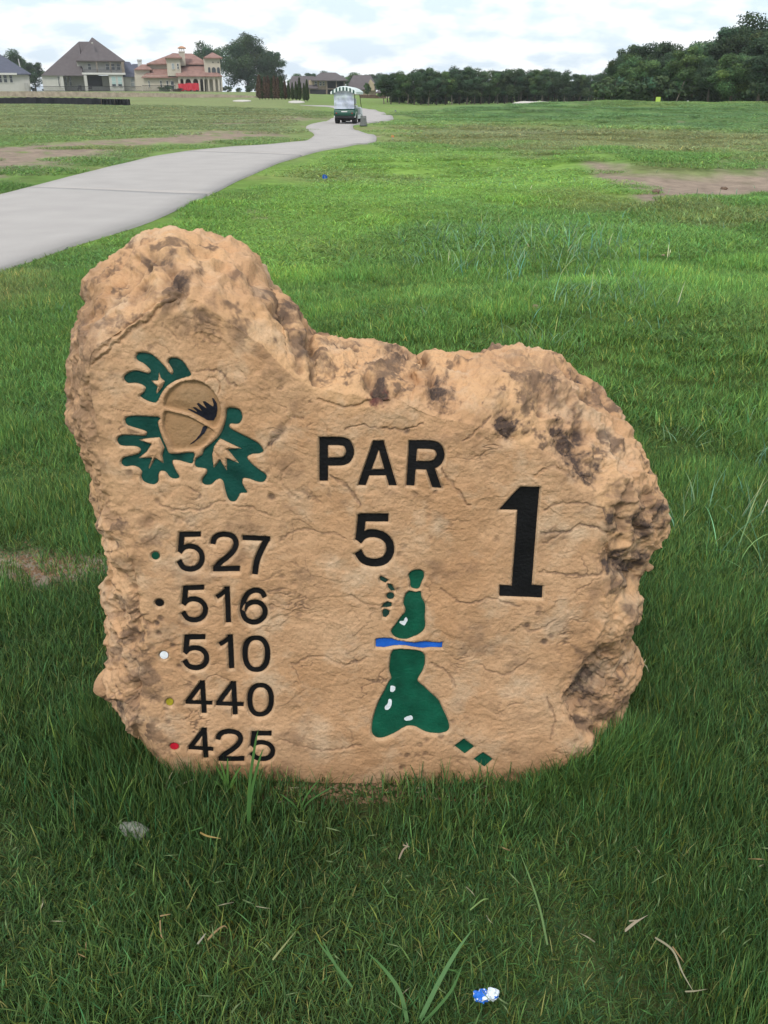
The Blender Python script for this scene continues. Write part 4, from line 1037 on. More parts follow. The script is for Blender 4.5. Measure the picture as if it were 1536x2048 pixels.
    stalk([(798, 1718, .06), (806, 1700, .075), (815, 1692, .08), (812, 1684, .085)], .004, (.36, .28, .2))
    stalk([(806, 1690, .08), (820, 1694, .08)], .003, (.36, .28, .2))
    stalk([(545, 1920, .05), (565, 1895, .06), (592, 1862, .06)], .004, (.30, .32, .14))
    stalk([(400, 1665, .05), (415, 1672, .06), (442, 1677, .06)], .0045, (.40, .28, .10))
    stalk([(415, 1880, .05), (432, 1862, .06), (448, 1852, .06), (455, 1858, .05)], .004, tan)
    stalk([(320, 1840, .05), (322, 1870, .05), (328, 1878, .04)], .003, tan); stalk([(320, 1832, .05), (342, 1828, .05)], .003, tan)
    stalk([(395, 1888, .05), (412, 1866, .06)], .004, (.4, .36, .28))
    stalk([(940, 1820, .06), (965, 1800, .07), (978, 1798, .07)], .003, (.2, .3, .1))
    stalk([(1275, 1335, .08), (1290, 1330, .1), (1298, 1345, .08)], .004, dry); stalk([(1286, 1328, .1), (1292, 1318, .11)], .003, dry)
    for i in range(110):   # loose thatch in the turf
        px, py = rng.uniform(0, 1536), rng.uniform(1640, 2048)
        a = rng.uniform(0, 6.28); l = rng.uniform(12, 38)
        col = [g1, (0.20, 0.27, .12), dry, tan][rng.choice(4, p=[.46, .42, .08, .04])]
        h0 = rng.uniform(.05, .075)
        stalk([(px, py, h0 - .01), (px + l * .5 * math.cos(a) + rng.uniform(-3, 3), py + l * .5 * math.sin(a), h0 + .012), (px + l * math.cos(a), py + l * math.sin(a), h0)], rng.uniform(.0018, .0032), col)
    for i in range(90):
        px, py = rng.uniform(300, 1080), rng.uniform(1575, 1602)
        a = rng.uniform(0, 6.28); l = rng.uniform(6, 22)
        stalk([(px, py, .012), (px + l * .5 * math.cos(a), py + l * .2 * math.sin(a), .02), (px + l * math.cos(a), py + l * .5 * math.sin(a), .014)], rng.uniform(.002, .004), [dry, tan, g1][rng.integers(3)])
    V = np.vstack(V); me = mesh_np('tall_grass', V, [np.vstack(Q), np.vstack(T)]); vcol(me, 'shade', np.vstack(Cc))
    vcol(me, 'tint', np.ones((len(V), 3)))
    m = blade_mat('coarse_blade', 'GEOMETRY')
    o = link_mesh('tall_grass', me, m)
    tag(o, 'long coarse blades and dry stalks sticking up from the turf', 'grass', kind='stuff')
build_weeds()

# ------------------------------------------------------------------ small litter and stones close by
def lump(name, label, cat, px, py, size, mat, seed, zoff=0.0, facet=True, group=None):
    gx, gy, z = ghit(px, py)
    rng = np.random.default_rng(seed)
    import bmesh
    bm = bmesh.new(); bmesh.ops.create_icosphere(bm, subdivisions=3, radius=1)
    for v in bm.verts:
        c = np.array(v.co); n = float(fbm(c[0] * 1.3 + seed, c[1] * 1.3, c[2] * 1.3, 3, seed))
        q = c * (1 + .45 * n); v.co = Vector((q[0] * size[0], q[1] * size[1], q[2] * size[2]))
    me = bpy.data.meshes.new(name); bm.to_mesh(me); bm.free()
    o = link_mesh(name, me, mat, None, not facet); o.location = (gx, gy, z + zoff + size[2] * .5); o.rotation_euler = (0, 0, rng.uniform(0, 3))
    return tag(o, label, cat, group)
pale = simple('pale_stone', (0.22, 0.23, 0.195), 0.9, .2, 20, .4)
lump('flat_stone', 'pale grey flat stone poking out of the lawn below number 425', 'stone', 275, 1690, (.036, .020, .018), pale, 4, .022, facet=False)
def wrapper():
    gx, gy, z = ghit(968, 2034)
    t = thing('snack_wrapper', 'crumpled blue and white wrapper lying in the near grass', 'litter', (gx, gy, z + 0.055))
    import bmesh
    for nm, dx, col, sd, sx in (('blue_half', -.008, (0.02, 0.15, 0.62), 3, .0135), ('white_half', .013, (0.66, 0.72, 0.78), 8, .0125)):
        bm = bmesh.new(); bmesh.ops.create_icosphere(bm, subdivisions=3, radius=1)
        for v in bm.verts:
            c = np.array(v.co); n = float(fbm(c[0] * 2.2 + sd, c[1] * 2.2, c[2] * 2.2, 3, sd))
            q = c * (1 + .75 * n); v.co = Vector((q[0] * sx, q[1] * sx * .8, q[2] * sx))
        me = bpy.data.meshes.new(nm); bm.to_mesh(me); bm.free()
        m, tt, b, o_ = mat_new('wrapper_' + nm)
        tc = tt.nodes.new('ShaderNodeTexCoord'); n_ = tt.nodes.new('ShaderNodeTexNoise'); n_.inputs['Scale'].default_value = 75; tt.links.new(tc.outputs['Object'], n_.inputs['Vector'])
        cr_ = tt.nodes.new('ShaderNodeValToRGB'); cr_.color_ramp.interpolation = 'CONSTANT'; tt.links.new(n_.outputs[0], cr_.inputs[0])
        cr_.color_ramp.elements[0].color = (*col, 1); cr_.color_ramp.elements[1].position = .56 if 'blue' in nm else .60
        cr_.color_ramp.elements[1].color = (.66, .72, .78, 1) if 'blue' in nm else (0.02, .15, .62, 1)
        tt.links.new(cr_.outputs[0], b.inputs['Base Color']); b.inputs['Roughness'].default_value = .4
        ob = link_mesh(nm, me, m, t); ob.location = (dx, 0, 0.004 if dx > 0 else 0)
wrapper()
# crumbs of soil along the foot of the stone
def crumbs():
    rng = np.random.default_rng(3); mb = MB()
    for i in range(1500):
        if i < 1050: px, py = rng.uniform(290, 1080), rng.uniform(1566, 1606)
        else: px, py = rng.normal(95, 55), rng.normal(1132, 16)
        a, fy, fz = rays(px, py); t = -CAMZ / fz; x, y = float(a * t), float(fy * t)
        r = rng.uniform(.002, .008) * (1 if i < 1050 else 1.3)
        z = float(ground_z(x, y)) + smooth(12, 5, y) * 0.010 * float(fbm(x * 5, y * 5, 0, 3, 8)) + r * .3
        q = [(x + r * math.cos(k * 1.257 + i), y + r * math.sin(k * 1.257 + i), z - r * .3) for k in range(5)] + [(x, y, z + r * rng.uniform(.4, .9))]
        mb.add(q, [(k, (k + 1) % 5, 5) for k in range(5)])
    o = mb.build('soil_crumbs', simple('soil', (0.20, 0.125, 0.075), .95, .5, 60), None)
    tag(o, 'brown soil crumbs and thatch along the foot of the stone', 'soil', kind='stuff')
crumbs()

# ------------------------------------------------------------------ trees
def leaf_mat(name, base, tr_=0.25):
    m, t, b, o = mat_new(name); L = t.links.new
    v = t.nodes.new('ShaderNodeVertexColor'); v.layer_name = 'leaf'
    oi = t.nodes.new('ShaderNodeObjectInfo')
    r = t.nodes.new('ShaderNodeMapRange'); r.inputs[3].default_value = 0.78; r.inputs[4].default_value = 1.25; L(oi.outputs['Random'], r.inputs[0])
    mu = t.nodes.new('ShaderNodeVectorMath'); mu.operation = 'MULTIPLY'; mu.inputs[0].default_value = base; L(v.outputs[0], mu.inputs[1])
    m2 = t.nodes.new('ShaderNodeVectorMath'); m2.operation = 'SCALE'; L(mu.outputs[0], m2.inputs[0]); L(r.outputs[0], m2.inputs['Scale'])
    L(m2.outputs[0], b.inputs['Base Color']); b.inputs['Roughness'].default_value = 0.7; b.inputs['Specular IOR Level'].default_value = 0.15
    tn = t.nodes.new('ShaderNodeBsdfTranslucent'); L(m2.outputs[0], tn.inputs[0])
    ms = t.nodes.new('ShaderNodeMixShader'); ms.inputs[0].default_value = tr_
    L(b.outputs[0], ms.inputs[1]); L(tn.outputs[0], ms.inputs[2]); L(ms.outputs[0], o.inputs[0])
    return m
BARK = simple('bark', (0.085, 0.070, 0.055), 0.95, .25, 2.0, .5)
PBARK = simple('pale_bark', (0.21, 0.185, 0.15), 0.95, .25, 2.0, .5)
LEAF = leaf_mat('oak_foliage', (0.058, 0.098, 0.048)); LEAF2 = leaf_mat('light_foliage', (0.082, 0.140, 0.052)); LEAFC = leaf_mat('cypress_foliage', (0.040, 0.058, 0.024)); LEAFB = leaf_mat('dead_cypress_foliage', (0.085, 0.056, 0.040))
def tree_meshes(seed, h, cw, c0, ncl, nleaf, lsz, trunk_r, lobes=1.0, drop=0.35):
    """trunk with limbs, and a crown of leaf sprays held on those limbs; h height, cw crown half width, c0 height the crown starts"""
    rng = np.random.default_rng(seed)
    mb = MB()
    lean = rng.normal(0, .04, 2) * h
    knots = [(0, 0, -.3), (lean[0] * .3, lean[1] * .3, h * .25), (lean[0] * .7, lean[1] * .7, h * .5), (lean[0], lean[1], h * .78)]
    rr = [trunk_r * 1.25, trunk_r * .8, trunk_r * .55, trunk_r * .18]
    for i in range(3): mb.cyl(knots[i], knots[i + 1], rr[i], rr[i + 1], 7, False)
    cl = []
    ch = h - c0
    for i in range(ncl):
        for _ in range(60):
            p = rng.uniform(-1, 1, 3)
            if np.linalg.norm(p) < 1 and np.linalg.norm(p) > .25: break
        wprof = 1 - 0.25 * max(p[2], 0) ** 2
        ctr = np.array([p[0] * cw * wprof * .86, p[1] * cw * wprof * .86, c0 + ch * .5 + p[2] * ch * .45])
        cr_ = rng.uniform(.16, .30) * cw * lobes
        cl.append((ctr, cr_))
        if i % 3 == 0:
            tt = np.clip((ctr[2] - h * .2) / (h * .6), 0.15, .95) * .8
            s = np.array([lean[0] * tt, lean[1] * tt, h * (.12 + .62 * tt)])
            mid = (s + ctr) / 2 + np.array([0, 0, .08 * h])
            mb.cyl(s, mid, trunk_r * .35, trunk_r * .2, 5, False); mb.cyl(mid, ctr, trunk_r * .2, trunk_r * .05, 5, False)
    me_t = bpy.data.meshes.new('trunk'); me_t.from_pydata(mb.v, [], mb.f); me_t.update()
    per = nleaf // ncl
    C = np.array([c for c, r in cl]); R = np.array([r for c, r in cl])
    idx = np.repeat(np.arange(ncl), per); n = len(idx)
    d = rng.normal(0, 1, (n, 3)); d /= np.linalg.norm(d, axis=1)[:, None]
    rad = R[idx] * (0.55 + 0.6 * rng.random(n)) * (1 + .5 * noise(d[:, 0] * 2 + idx, d[:, 1] * 2, d[:, 2] * 2, seed))
    P = C[idx] + d * rad[:, None] * np.array([1.15, 1.15, .8])
    keep = fbm(P[:, 0] / cw * 2.6 + seed, P[:, 1] / cw * 2.6, P[:, 2] / cw * 2.6, 3, seed + 3) > -drop
    P, idx, d = P[keep], idx[keep], d[keep]; n = len(P)
    nn = d + rng.normal(0, .55, (n, 3)); nn /= np.linalg.norm(nn, axis=1)[:, None]
    a = np.cross(nn, rng.normal(0, 1, (n, 3))); a /= np.linalg.norm(a, axis=1)[:, None]; b = np.cross(nn, a)
    s = lsz * rng.uniform(.6, 1.35, n)[:, None]
    # each spray is a five sided leaf clump folded at the middle
    q = [P - a * s * .6, P - b * s * .35 + nn * s * .1, P + a * s * .7, P + b * s * .45 + nn * s * .12, P - a * s * .1 + b * s * .55]
    V = np.stack(q, 1).reshape(-1, 3); k = np.arange(n)[:, None] * 5
    Fq = k + np.array([0, 1, 2, 3]); Ft = k + np.array([0, 3, 4])
    me_c = mesh_np('crown', V, [Fq, Ft])
    cv = np.exp(rng.normal(0, .22, ncl))[idx] * np.exp(rng.normal(0, .22, n))
    hue = rng.normal(0, .08, ncl)[idx] + rng.normal(0, .06, n)
    col = np.stack([cv * (1 + hue), cv, cv * (1 - hue)], -1)
    vcol(me_c, 'leaf', np.repeat(col, 5, 0))
    return me_t, me_c
def place_tree(name, label, cat, meshes, x, y, s, mats, group=None, rz=0, z=None, lean=0):
    z = gz(x, y) if z is None else z
    t = thing(name, label, cat, (x, y, z), group, rz); t.rotation_euler = (0, lean, rz)
    t.scale = s if isinstance(s, tuple) else (s, s, s)
    for nm, me, mt in (('trunk', meshes[0], mats[0]), ('crown', meshes[1], mats[1])):
        o = bpy.data.objects.new(nm, me); COL.objects.link(o); o.parent = t
        if not me.materials: me.materials.append(mt)
        if me.materials[0] != mt:
            o.material_slots[0].link = 'OBJECT'; o.material_slots[0].material = mt
    return t
OAKS = [tree_meshes(300 + k, 10, 4.2, 1.4, 40, 19000, .21, .26, 1.05, .45) for k in range(4)]       # broad oaks
LINE = [tree_meshes(340 + k, 8, 2.5, 1.6, 26, 8500, .20, .14, 1.25, .50) for k in range(5)]      # slimmer trees of the wood
BIG = tree_meshes(380, 12, 7.2, .6, 75, 34000, .24, .45, .95, .42)
trng = np.random.default_rng(77)
ORD = ['first', 'second', 'third', 'fourth', 'fifth', 'sixth', 'seventh', 'eighth', 'ninth', 'tenth', 'eleventh', 'twelfth', 'thirteenth', 'fourteenth', 'fifteenth', 'sixteenth', 'seventeenth', 'eighteenth', 'nineteenth', 'twentieth', 'twenty-first', 'twenty-second', 'twenty-third', 'twenty-fourth', 'twenty-fifth', 'twenty-sixth', 'twenty-seventh', 'twenty-eighth', 'twenty-ninth', 'thirtieth', 'thirty-first', 'thirty-second', 'thirty-third', 'thirty-fourth', 'thirty-fifth', 'thirty-sixth']

# back wood right of centre: one tree after another with trunks showing
wood_x = []
px = 768.0
TOP = lambda p: np.interp(p, [760, 800, 860, 920, 980, 1040, 1100, 1160, 1215], [147, 140, 139, 135, 139, 136, 140, 146, 143])
WL = ['trees of the wood beyond the fairway']
i = 0
while px < 1235:
    Y = np.interp(px, [768, 900, 1230], [120, 140, 158]) + trng.uniform(-4, 4)
    x = X_at(px, Y); z = gz(x, Y)
    top = TOP(px) + trng.uniform(-3, 5)
    hgt = Z_at(top, Y) - z
    s = hgt / 8
    kind_ = 'pale-trunked' if i % 3 == 0 else ('light green' if i % 6 == 2 else 'dark')
    place_tree('wood_tree', kind_ + ' front tree of the far wood, ' + ORD[i] + ' from its end beside the cart', 'tree', LINE[i % 5], x, Y, (s * trng.uniform(1.0, 1.25), s * 1.1, s), (PBARK if i % 3 == 0 else BARK, LEAF2 if i % 6 == 2 else LEAF), WL[0], trng.uniform(0, 6), z)
    px += trng.uniform(12, 18); i += 1
# second rank, behind, closing the wood
for px in np.arange(775, 1240, 24):
    Y = np.interp(px, [768, 900, 1230], [130, 152, 172]) + trng.uniform(-3, 3)
    x = X_at(px, Y); z = gz(x, Y); hgt = Z_at(TOP(px) + trng.uniform(2, 9), Y) - z
    s = hgt / 8
    place_tree('wood_tree', 'dark tree in the rear rank of the far wood, mostly hidden', 'tree', LINE[(i * 3) % 5], x, Y, (s * 1.35, s * 1.2, s), (BARK, LEAF), WL[0], trng.uniform(0, 6), z); i += 1
# undergrowth closing the foot of the wood
def bush_mesh(seed, n=1500):
    return tree_meshes(seed, 2.0, 1.5, .0, 12, n, .20, .05, 1.3, .5)
BUSH = [bush_mesh(400 + k) for k in range(3)]
for px in np.arange(785, 1230, 20):
    Y = np.interp(px, [768, 900, 1230], [133, 157, 176]); x = X_at(px, Y)
    place_tree('undergrowth_bush', 'dark bush in the shade behind the wood trunks', 'bush', BUSH[int(px) % 3], x, Y, (1.3, 1.2, 1.3), (BARK, LEAF), 'bushes under the wood', trng.uniform(0, 6))

# the nearer grove on the right: (px, py of the top, Y, width factor, mesh, foliage, label)
GROVE = [
 (1238, 108, 104, .72, 0, LEAF, 'small tree at the left end of the right hand grove, open twiggy top'),
 (1262, 84, 118, .95, 1, LEAF, 'dark round-topped tree behind the left end of the grove'),
 (1275, 103, 98, .95, 2, LEAF2, 'lower green tree in front of the grove beside the yellow sign'),
 (1322, 70, 116, 1.05, 3, LEAF, 'dark tree with the flat bushy top above the yellow sign'),
 (1318, 108, 101, .9, 3, LEAF, 'dark low tree directly behind the yellow sign'),
 (1372, 88, 97, .95, 1, LEAF2, 'light green tree with a pale leaning trunk in the grove'),
 (1352, 84, 112, .9, 2, LEAF, 'dark tree peeping between the flat top and the light green tree'),
 (1402, 80, 114, 1.0, 0, LEAF, 'tree in the dip of the grove skyline'),
 (1432, 58, 110, 1.0, 2, LEAF, 'rising tree below the highest tree of the grove'),
 (1425, 112, 93, .85, 0, LEAF, 'low dark tree in front, right of the pale trunk'),
 (1478, 42, 104, 1.1, 1, LEAF, 'tall tree with the ragged top in the grove'),
 (1472, 96, 90, .95, 3, LEAF2, 'round green tree at the front of the grove near the mound end'),
 (1512, 20, 108, 1.25, 2, LEAF, 'highest tree of the grove at the frame edge'),
 (1528, 92, 88, 1.0, 2, LEAF, 'dark front tree at the right frame edge over the mound'),
 (1560, 38, 100, 1.2, 0, LEAF, 'tall tree closing the grove past the frame edge'),
 (1590, 70, 92, 1.1, 1, LEAF, 'last tree of the grove beyond the frame edge'),
]
for px, py, Y, wf, k, lm, lab in GROVE:
    x = X_at(px, Y, py * .7 + 60); z = gz(x, Y); s = (Z_at(py, Y) - z) / 10.2
    w = s * wf if s > .55 else s * wf * 1.2
    place_tree('grove_tree', lab, 'tree', OAKS[k], x, Y, (w, w, s), (BARK, lm), 'trees of the right hand grove', trng.uniform(0, 6), z)
for j, px in enumerate(np.arange(1230, 1600, 26)):
    Y = 96 + (j % 3) * 7; x = X_at(px, Y)
    place_tree('grove_bush', 'dark bush at the foot of the right hand grove', 'bush', BUSH[j % 3], x, Y, (1.5, 1.3, 1.25), (BARK, LEAF), 'bushes under the grove', j)
    place_tree('grove_bush', 'dark bush at the foot of the right hand grove', 'bush', BUSH[(j + 1) % 3], X_at(px + 12, 118), 118, (2.2, 1.5, 2.2), (BARK, LEAF), 'bushes under the grove', j + 2)
# pale leaning trunk
mbt = MB(); x = X_at(1354, 95); z = gz(x, 95); mbt.cyl((0, 0, 0), (X_at(1366, 95) - x, 0, 1.9), .05, .03, 7)
o = mbt.build('bare_trunk', PBARK); o.location = (x, 95, z); tag(o, 'pale bare leaning trunk standing against the dark grove', 'tree trunk')

# the great tree right of the tiled villa
def tree_px(name, label, px, py, Y, mesh, H, wf, mats, group=None, rz=0):
    x = X_at(px, Y, py); z = gz(x, Y); s = (Z_at(py, Y) - z) / H
    return place_tree(name, label, 'tree', mesh, x, Y, (s * wf, s * wf, s), mats, group, rz, z)
tree_px('shade_tree', 'great spreading dark tree right of the red-tiled villa', 490, 66, 232, BIG, 12.2, 1.0, (BARK, LEAF), None, .6)
tree_px('shade_tree', 'lower tree at the right side of the great tree, above the cypresses', 540, 98, 236, OAKS[1], 10.2, 1.0, (BARK, LEAF), None, 2)
tree_px('shade_tree', 'thin-topped tree behind the villa chimney', 412, 78, 240, OAKS[2], 10.2, .85, (BARK, LEAF), None, 1)
tree_px('shade_tree', 'dark tree behind the slate-roofed house at the left frame edge', 25, 96, 240, OAKS[0], 10.2, .85, (BARK, LEAF), None, 1)
tree_px('shade_tree', 'smaller dark tree in the gap left of the tall hipped roof', 62, 118, 232, OAKS[3], 10.2, 1.1, (BARK, LEAF), None, 3)
tree_px('shade_tree', 'dark tree partly outside the left frame edge', -30, 100, 238, OAKS[2], 10.2, 1.0, (BARK, LEAF), None, 5)
for j, px in enumerate((598, 622, 650, 672, 708, 742, 765)):
    tree_px('background_tree', ['treetop left of the far brown roofs, beside the great tree', 'treetop over the left slope of the far brown roofs', 'treetop rising highest behind the peak of the two-storey far house', 'treetop right of the peak of the two-storey far house', 'yellow-green treetop between the two far brown houses', 'treetop over the right slope of the gabled far house', 'treetop between the gabled far house and the wood'][j], px, [146, 144, 140, 147, 143, 146, 144][j], 290, OAKS[j % 4], 10.2, 1.5, (BARK, LEAF2 if j in (0, 4) else LEAF), 'treetops behind the far roofs', j)
tree_px('garden_tree', 'bright green round tree beside the far gable, right of the cart', 735, 164, 182, OAKS[1], 10.2, .75, (BARK, LEAF2))
for j, (px, py, lab) in enumerate([(455, 172, 'grey-green bush at the right corner of the villa'), (478, 176, 'low bush under the great tree, beside the villa'), (500, 168, 'round bush under the middle of the great tree'), (522, 165, 'dark bush under the right side of the great tree, behind the brown cypresses'), (545, 168, 'dark bush farther right behind the brown cypresses'), (66, 174, 'dark bush between the two left houses'), (90, 177, 'low dark bush against the wall of the tall-roofed house')]):
    Y = 205 if px < 510 else 212; x = X_at(px, Y); z = gz(x, Y); s = (Z_at(py, Y) - z) / 1.8
    place_tree('garden_bush', lab, 'bush', BUSH[j % 3], x, Y, (s * 1.1, s * .9, s), (BARK, LEAF), None, j, z)

# ---- the row of cypresses
def cypress_mesh(seed):
    rng = np.random.default_rng(seed); n = 1500
    z = rng.uniform(.05, 1, n); prof = np.minimum(1, z / .12) * np.clip((1 - z) / .55, 0, 1) ** .7
    a = rng.uniform(0, 6.283, n); r = .105 * prof * (0.6 + .5 * rng.random(n)) * (1 + .35 * noise(np.cos(a) * 1.5, np.sin(a) * 1.5, z * 7, seed))
    P = np.stack([r * np.cos(a), r * np.sin(a), z], -1)
    d = np.stack([np.cos(a), np.sin(a), 0.6 + 0 * a], -1); s = .02 * rng.uniform(.6, 1.4, n)[:, None]
    up = np.array([0, 0, 1.0]) + rng.normal(0, .3, (n, 3)); sd = np.cross(d, up); sd /= np.linalg.norm(sd, axis=1)[:, None]
    V = np.stack([P - sd * s, P + sd * s, P + up * s * 2.4 + d * s * .4], 1).reshape(-1, 3)
    me = mesh_np('crown', V, np.arange(3 * n).reshape(-1, 3)); cv = np.exp(rng.normal(0, .3, n)); vcol(me, 'leaf', np.repeat(np.stack([cv, cv, cv], -1), 3, 0))
    mb = MB(); mb.cyl((0, 0, -.05), (0, 0, .5), .018, .008, 6, False)
    mt = bpy.data.meshes.new('trunk'); mt.from_pydata(mb.v, [], mb.f)
    return mt, me
CYP = [cypress_mesh(500 + k) for k in range(3)]
cyp = [(519, 152), (524, 160), (530, 156), (537, 154), (544, 158), (549, 154), (556, 157), (563, 155), (570, 163), (577, 164), (585, 167), (592, 165), (599, 157), (608, 168), (614, 161)]
for j, (px, py) in enumerate(cyp):
    Y = 118; x = X_at(px, Y); z = 0 ; z = gz(x, Y)
    s = Z_at(py, Y) - z; dead = j < 9
    w = s * (1.45 if dead else 1.05)
    place_tree('cypress', (('brown dying cypress, ' if dead and j % 3 != 1 else 'dark green cypress, ') + ORD[j] + ' in the row counted from the villa side'), 'cypress', CYP[j % 3], x, Y, (w, w, s), (BARK, LEAFB if dead and j % 3 != 1 else LEAFC), 'row of cypresses', j, z)

# ------------------------------------------------------------------ houses
RW = simple('white_brick', (0.46, 0.45, 0.42), .9, .06, 1.2); RG = simple('grey_shingle', (0.105, 0.090, 0.092), .95, .16, 1.5, .5); RS = simple('blue_slate_shingle', (0.085, 0.092, 0.125), .95, .16, 1.5, .5)
RT = simple('clay_tile', (0.25, 0.145, 0.120), .9, .28, 1.1, .5); ST = simple('cream_stucco', (0.44, 0.395, 0.33), .9, .08, 1.0); DK = simple('dark_interior', (0.022, 0.021, 0.024), .7, .1)
GL = simple('window_glass', (0.035, 0.042, 0.05), .12, .1, spec=.6); BL = simple('blue_blind', (0.33, 0.45, 0.44), .7, .05); FR = simple('white_trim', (0.55, 0.54, 0.52), .7, .04); BRN = simple('brown_brick', (0.20, 0.165, 0.135), .9, .2, 2); TAN = simple('tan_brick', (0.36, 0.29, 0.205), .9, .12, 2)
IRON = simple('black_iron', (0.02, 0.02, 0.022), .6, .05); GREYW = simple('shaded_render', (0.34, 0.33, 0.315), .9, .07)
class House:
    """a house measured off the photograph at its own distance Y"""
    def __init__(s, name, label, Y, pxc, cat='house'):
        s.Y = Y; s.x0 = X_at(pxc, Y); s.z0 = gz(s.x0, Y); s.o = (s.x0, Y, s.z0)
        th = math.atan2(-s.x0, Y); s.t = thing(name, label, cat, s.o, rz=th); s.t.scale = (math.cos(th), 1, 1)
    def X(s, px, d=0): return s.x0 + (X_at(px, s.Y) - s.x0) * (s.Y + d) / s.Y
    def Z(s, py, d=0): return Z_at(py, s.Y + d)
    def put(s, name, mb, mat, parent=None):
        # the lens tips verticals outwards: a px read at a height stands a little nearer the axis there
        k = math.tan(PITCH) / s.Y
        zm = sum(v[2] for v in mb.v) / len(mb.v)
        mb.v = [(x - x * ((z if 'roof' in name else zm) - CAMZ) * k, y, z) for x, y, z in mb.v]
        return mb.build(name, mat, parent or s.t, s.o)
    def block(s, name, mat, a, b, top, bot, d0, d1, parent=None):
        zb = s.Z(bot, d0) if bot else s.z0 - .6
        return s.put(name, MB().box(s.X(a, d0), s.X(b, d0), s.Y + d0, s.Y + d1, zb, s.Z(top, d0)), mat, parent)
    def window(s, a, b, top, bot, d, mat=None, arch=False, parent=None, fr=.07):
        x0, x1, z1, z0 = s.X(a, d), s.X(b, d), s.Z(top, d), s.Z(bot, d); y = s.Y + d
        f = MB()
        if arch:
            r = (x1 - x0) / 2; c = (x0 + x1) / 2
            o_ = [(x0 - fr, z0), (x1 + fr, z0)] + [(c + (r + fr) * math.cos(t), z1 - r + (r + fr) * math.sin(t)) for t in np.linspace(0, math.pi, 9)]
            i_ = [(x0, z0 + .02), (x1, z0 + .02)] + [(c + r * math.cos(t), z1 - r + r * math.sin(t)) for t in np.linspace(0, math.pi, 9)]
            w = s.put('window', f.prism(o_, y - .05, y + .02), FR if mat is None else mat, parent)
            s.put('pane', MB().prism(i_, y - .07, y - .04), GL, w)
        else:
            f.box(x0 - fr, x0, y - .06, y + .03, z0 - fr, z1 + fr).box(x1, x1 + fr, y - .06, y + .03, z0 - fr, z1 + fr).box(x0, x1, y - .06, y + .03, z1, z1 + fr).box(x0, x1, y - .09, y + .03, z0 - fr, z0)
            zm = (z0 + z1) / 2; f.box(x0, x1, y - .05, y + .01, zm - .03, zm + .03)
            w = s.put('window', f, FR, parent)
            s.put('pane', MB().box(x0, x1, y - .03, y - .012, z0, z1), mat or GL, w)
        return w
# --- tall hipped roof house
h = House('hipped_roof_house', 'white house with a towering grey hipped roof and upper gallery', 200, 170)
h.block('wall', RW, 87, 128, 151, None, 0, 12)
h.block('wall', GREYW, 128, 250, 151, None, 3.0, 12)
h.block('wall', RW, 220, 249, 149.5, None, 0, 3.0)
h.block('wall', RW, 250, 282, 153, None, 1.5, 12)
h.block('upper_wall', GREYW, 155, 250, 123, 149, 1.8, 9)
h.put('roof', MB().add([(h.X(83), h.Y - .5, h.Z(151.5)), (h.X(166), h.Y - .5, h.Z(151.5)), (h.X(166, 4), h.Y + 4, h.Z(123)), (h.X(186, 8), h.Y + 8, h.Z(79)), (h.X(158, 8), h.Y + 8, h.Z(79)), (h.X(83), h.Y + 16, h.Z(151.5)), (h.X(200), h.Y + 16, h.Z(151.5)), (h.X(166, 4), h.Y + 4, h.Z(151.5))],
      [(0, 1, 2, 3, 4), (0, 4, 5), (4, 3, 6, 5), (1, 7, 2), (0, 5, 6, 7, 1)]), RG)
h.put('roof', MB().hip(h.X(153), h.X(251), h.Y + .4, h.Y + 13, h.Z(123), h.Z(71), h.X(184), h.X(186), th=.2), RG)
h.put('roof', MB().add([(h.X(247), h.Y + .9, h.Z(153.5)), (h.X(284), h.Y + .9, h.Z(153.5)), (h.X(284), h.Y + 13, h.Z(153.5)), (h.X(247), h.Y + 13, h.Z(153.5)), (h.X(250), h.Y + 6, h.Z(120)), (h.X(264), h.Y + 7, h.Z(121))], [(0, 1, 5, 4), (1, 2, 5), (2, 3, 4, 5), (3, 0, 4), (0, 3, 2, 1)]), RS)
h.put('balcony_floor', MB().box(h.X(164), h.X(252), h.Y - .4, h.Y + 2.2, h.Z(149.2), h.Z(145.2)), FR)
h.put('fascia', MB().box(h.X(152.6), h.X(251.5), h.Y + .35, h.Y + .5, h.Z(123.2), h.Z(121.2)), simple('dark_fascia', (.07, .055, .05), .8))
for a, b in ((193, 195.5), (221, 223), (244, 250)): h.put('gallery_post', MB().box(h.X(a), h.X(b), h.Y - .1, h.Y + .15, h.Z(145.2), h.Z(123)), BRN)
for a in (122.5, 169.5): h.put('column', MB().box(h.X(a), h.X(a + 6.0), h.Y - .35, h.Y + .2, h.z0 - .3, h.Z(150.5)), RW)
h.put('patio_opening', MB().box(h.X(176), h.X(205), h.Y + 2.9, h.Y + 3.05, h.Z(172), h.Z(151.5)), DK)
for a, b in ((130.5, 134), (139, 143)): h.window(a, b, 154, 171.5, 2.95)
for a, b in ((176, 182), (212, 219), (223, 230), (234, 241)): h.window(a, b, 127, 139, 1.75)
for a, b in ((224.5, 232.5), (237, 245)):
    w = h.window(a, b, 153, 173, -.03, BL); h.put('pane', MB().box(h.X(a), h.X(b), h.Y - .09, h.Y - .06, h.Z(173), h.Z(168)), GL, w)
h.window(263, 270, 156, 173, 1.45, simple('grey_blind', (.24, .27, .28), .6))
h.window(117, 119, 152, 172, -.03)
h.put('vent', MB().box(h.X(183), h.X(186.5), h.Y + 1.5, h.Y + 3.6, h.Z(86), h.Z(83.5)), RW)
for a in (165, 193, 221, 250): pass
rl = MB(); x0, x1 = h.X(166), h.X(244)
for z_ in (139, 145): rl.box(x0, x1, h.Y - .36, h.Y - .30, h.Z(z_ + .4), h.Z(z_))
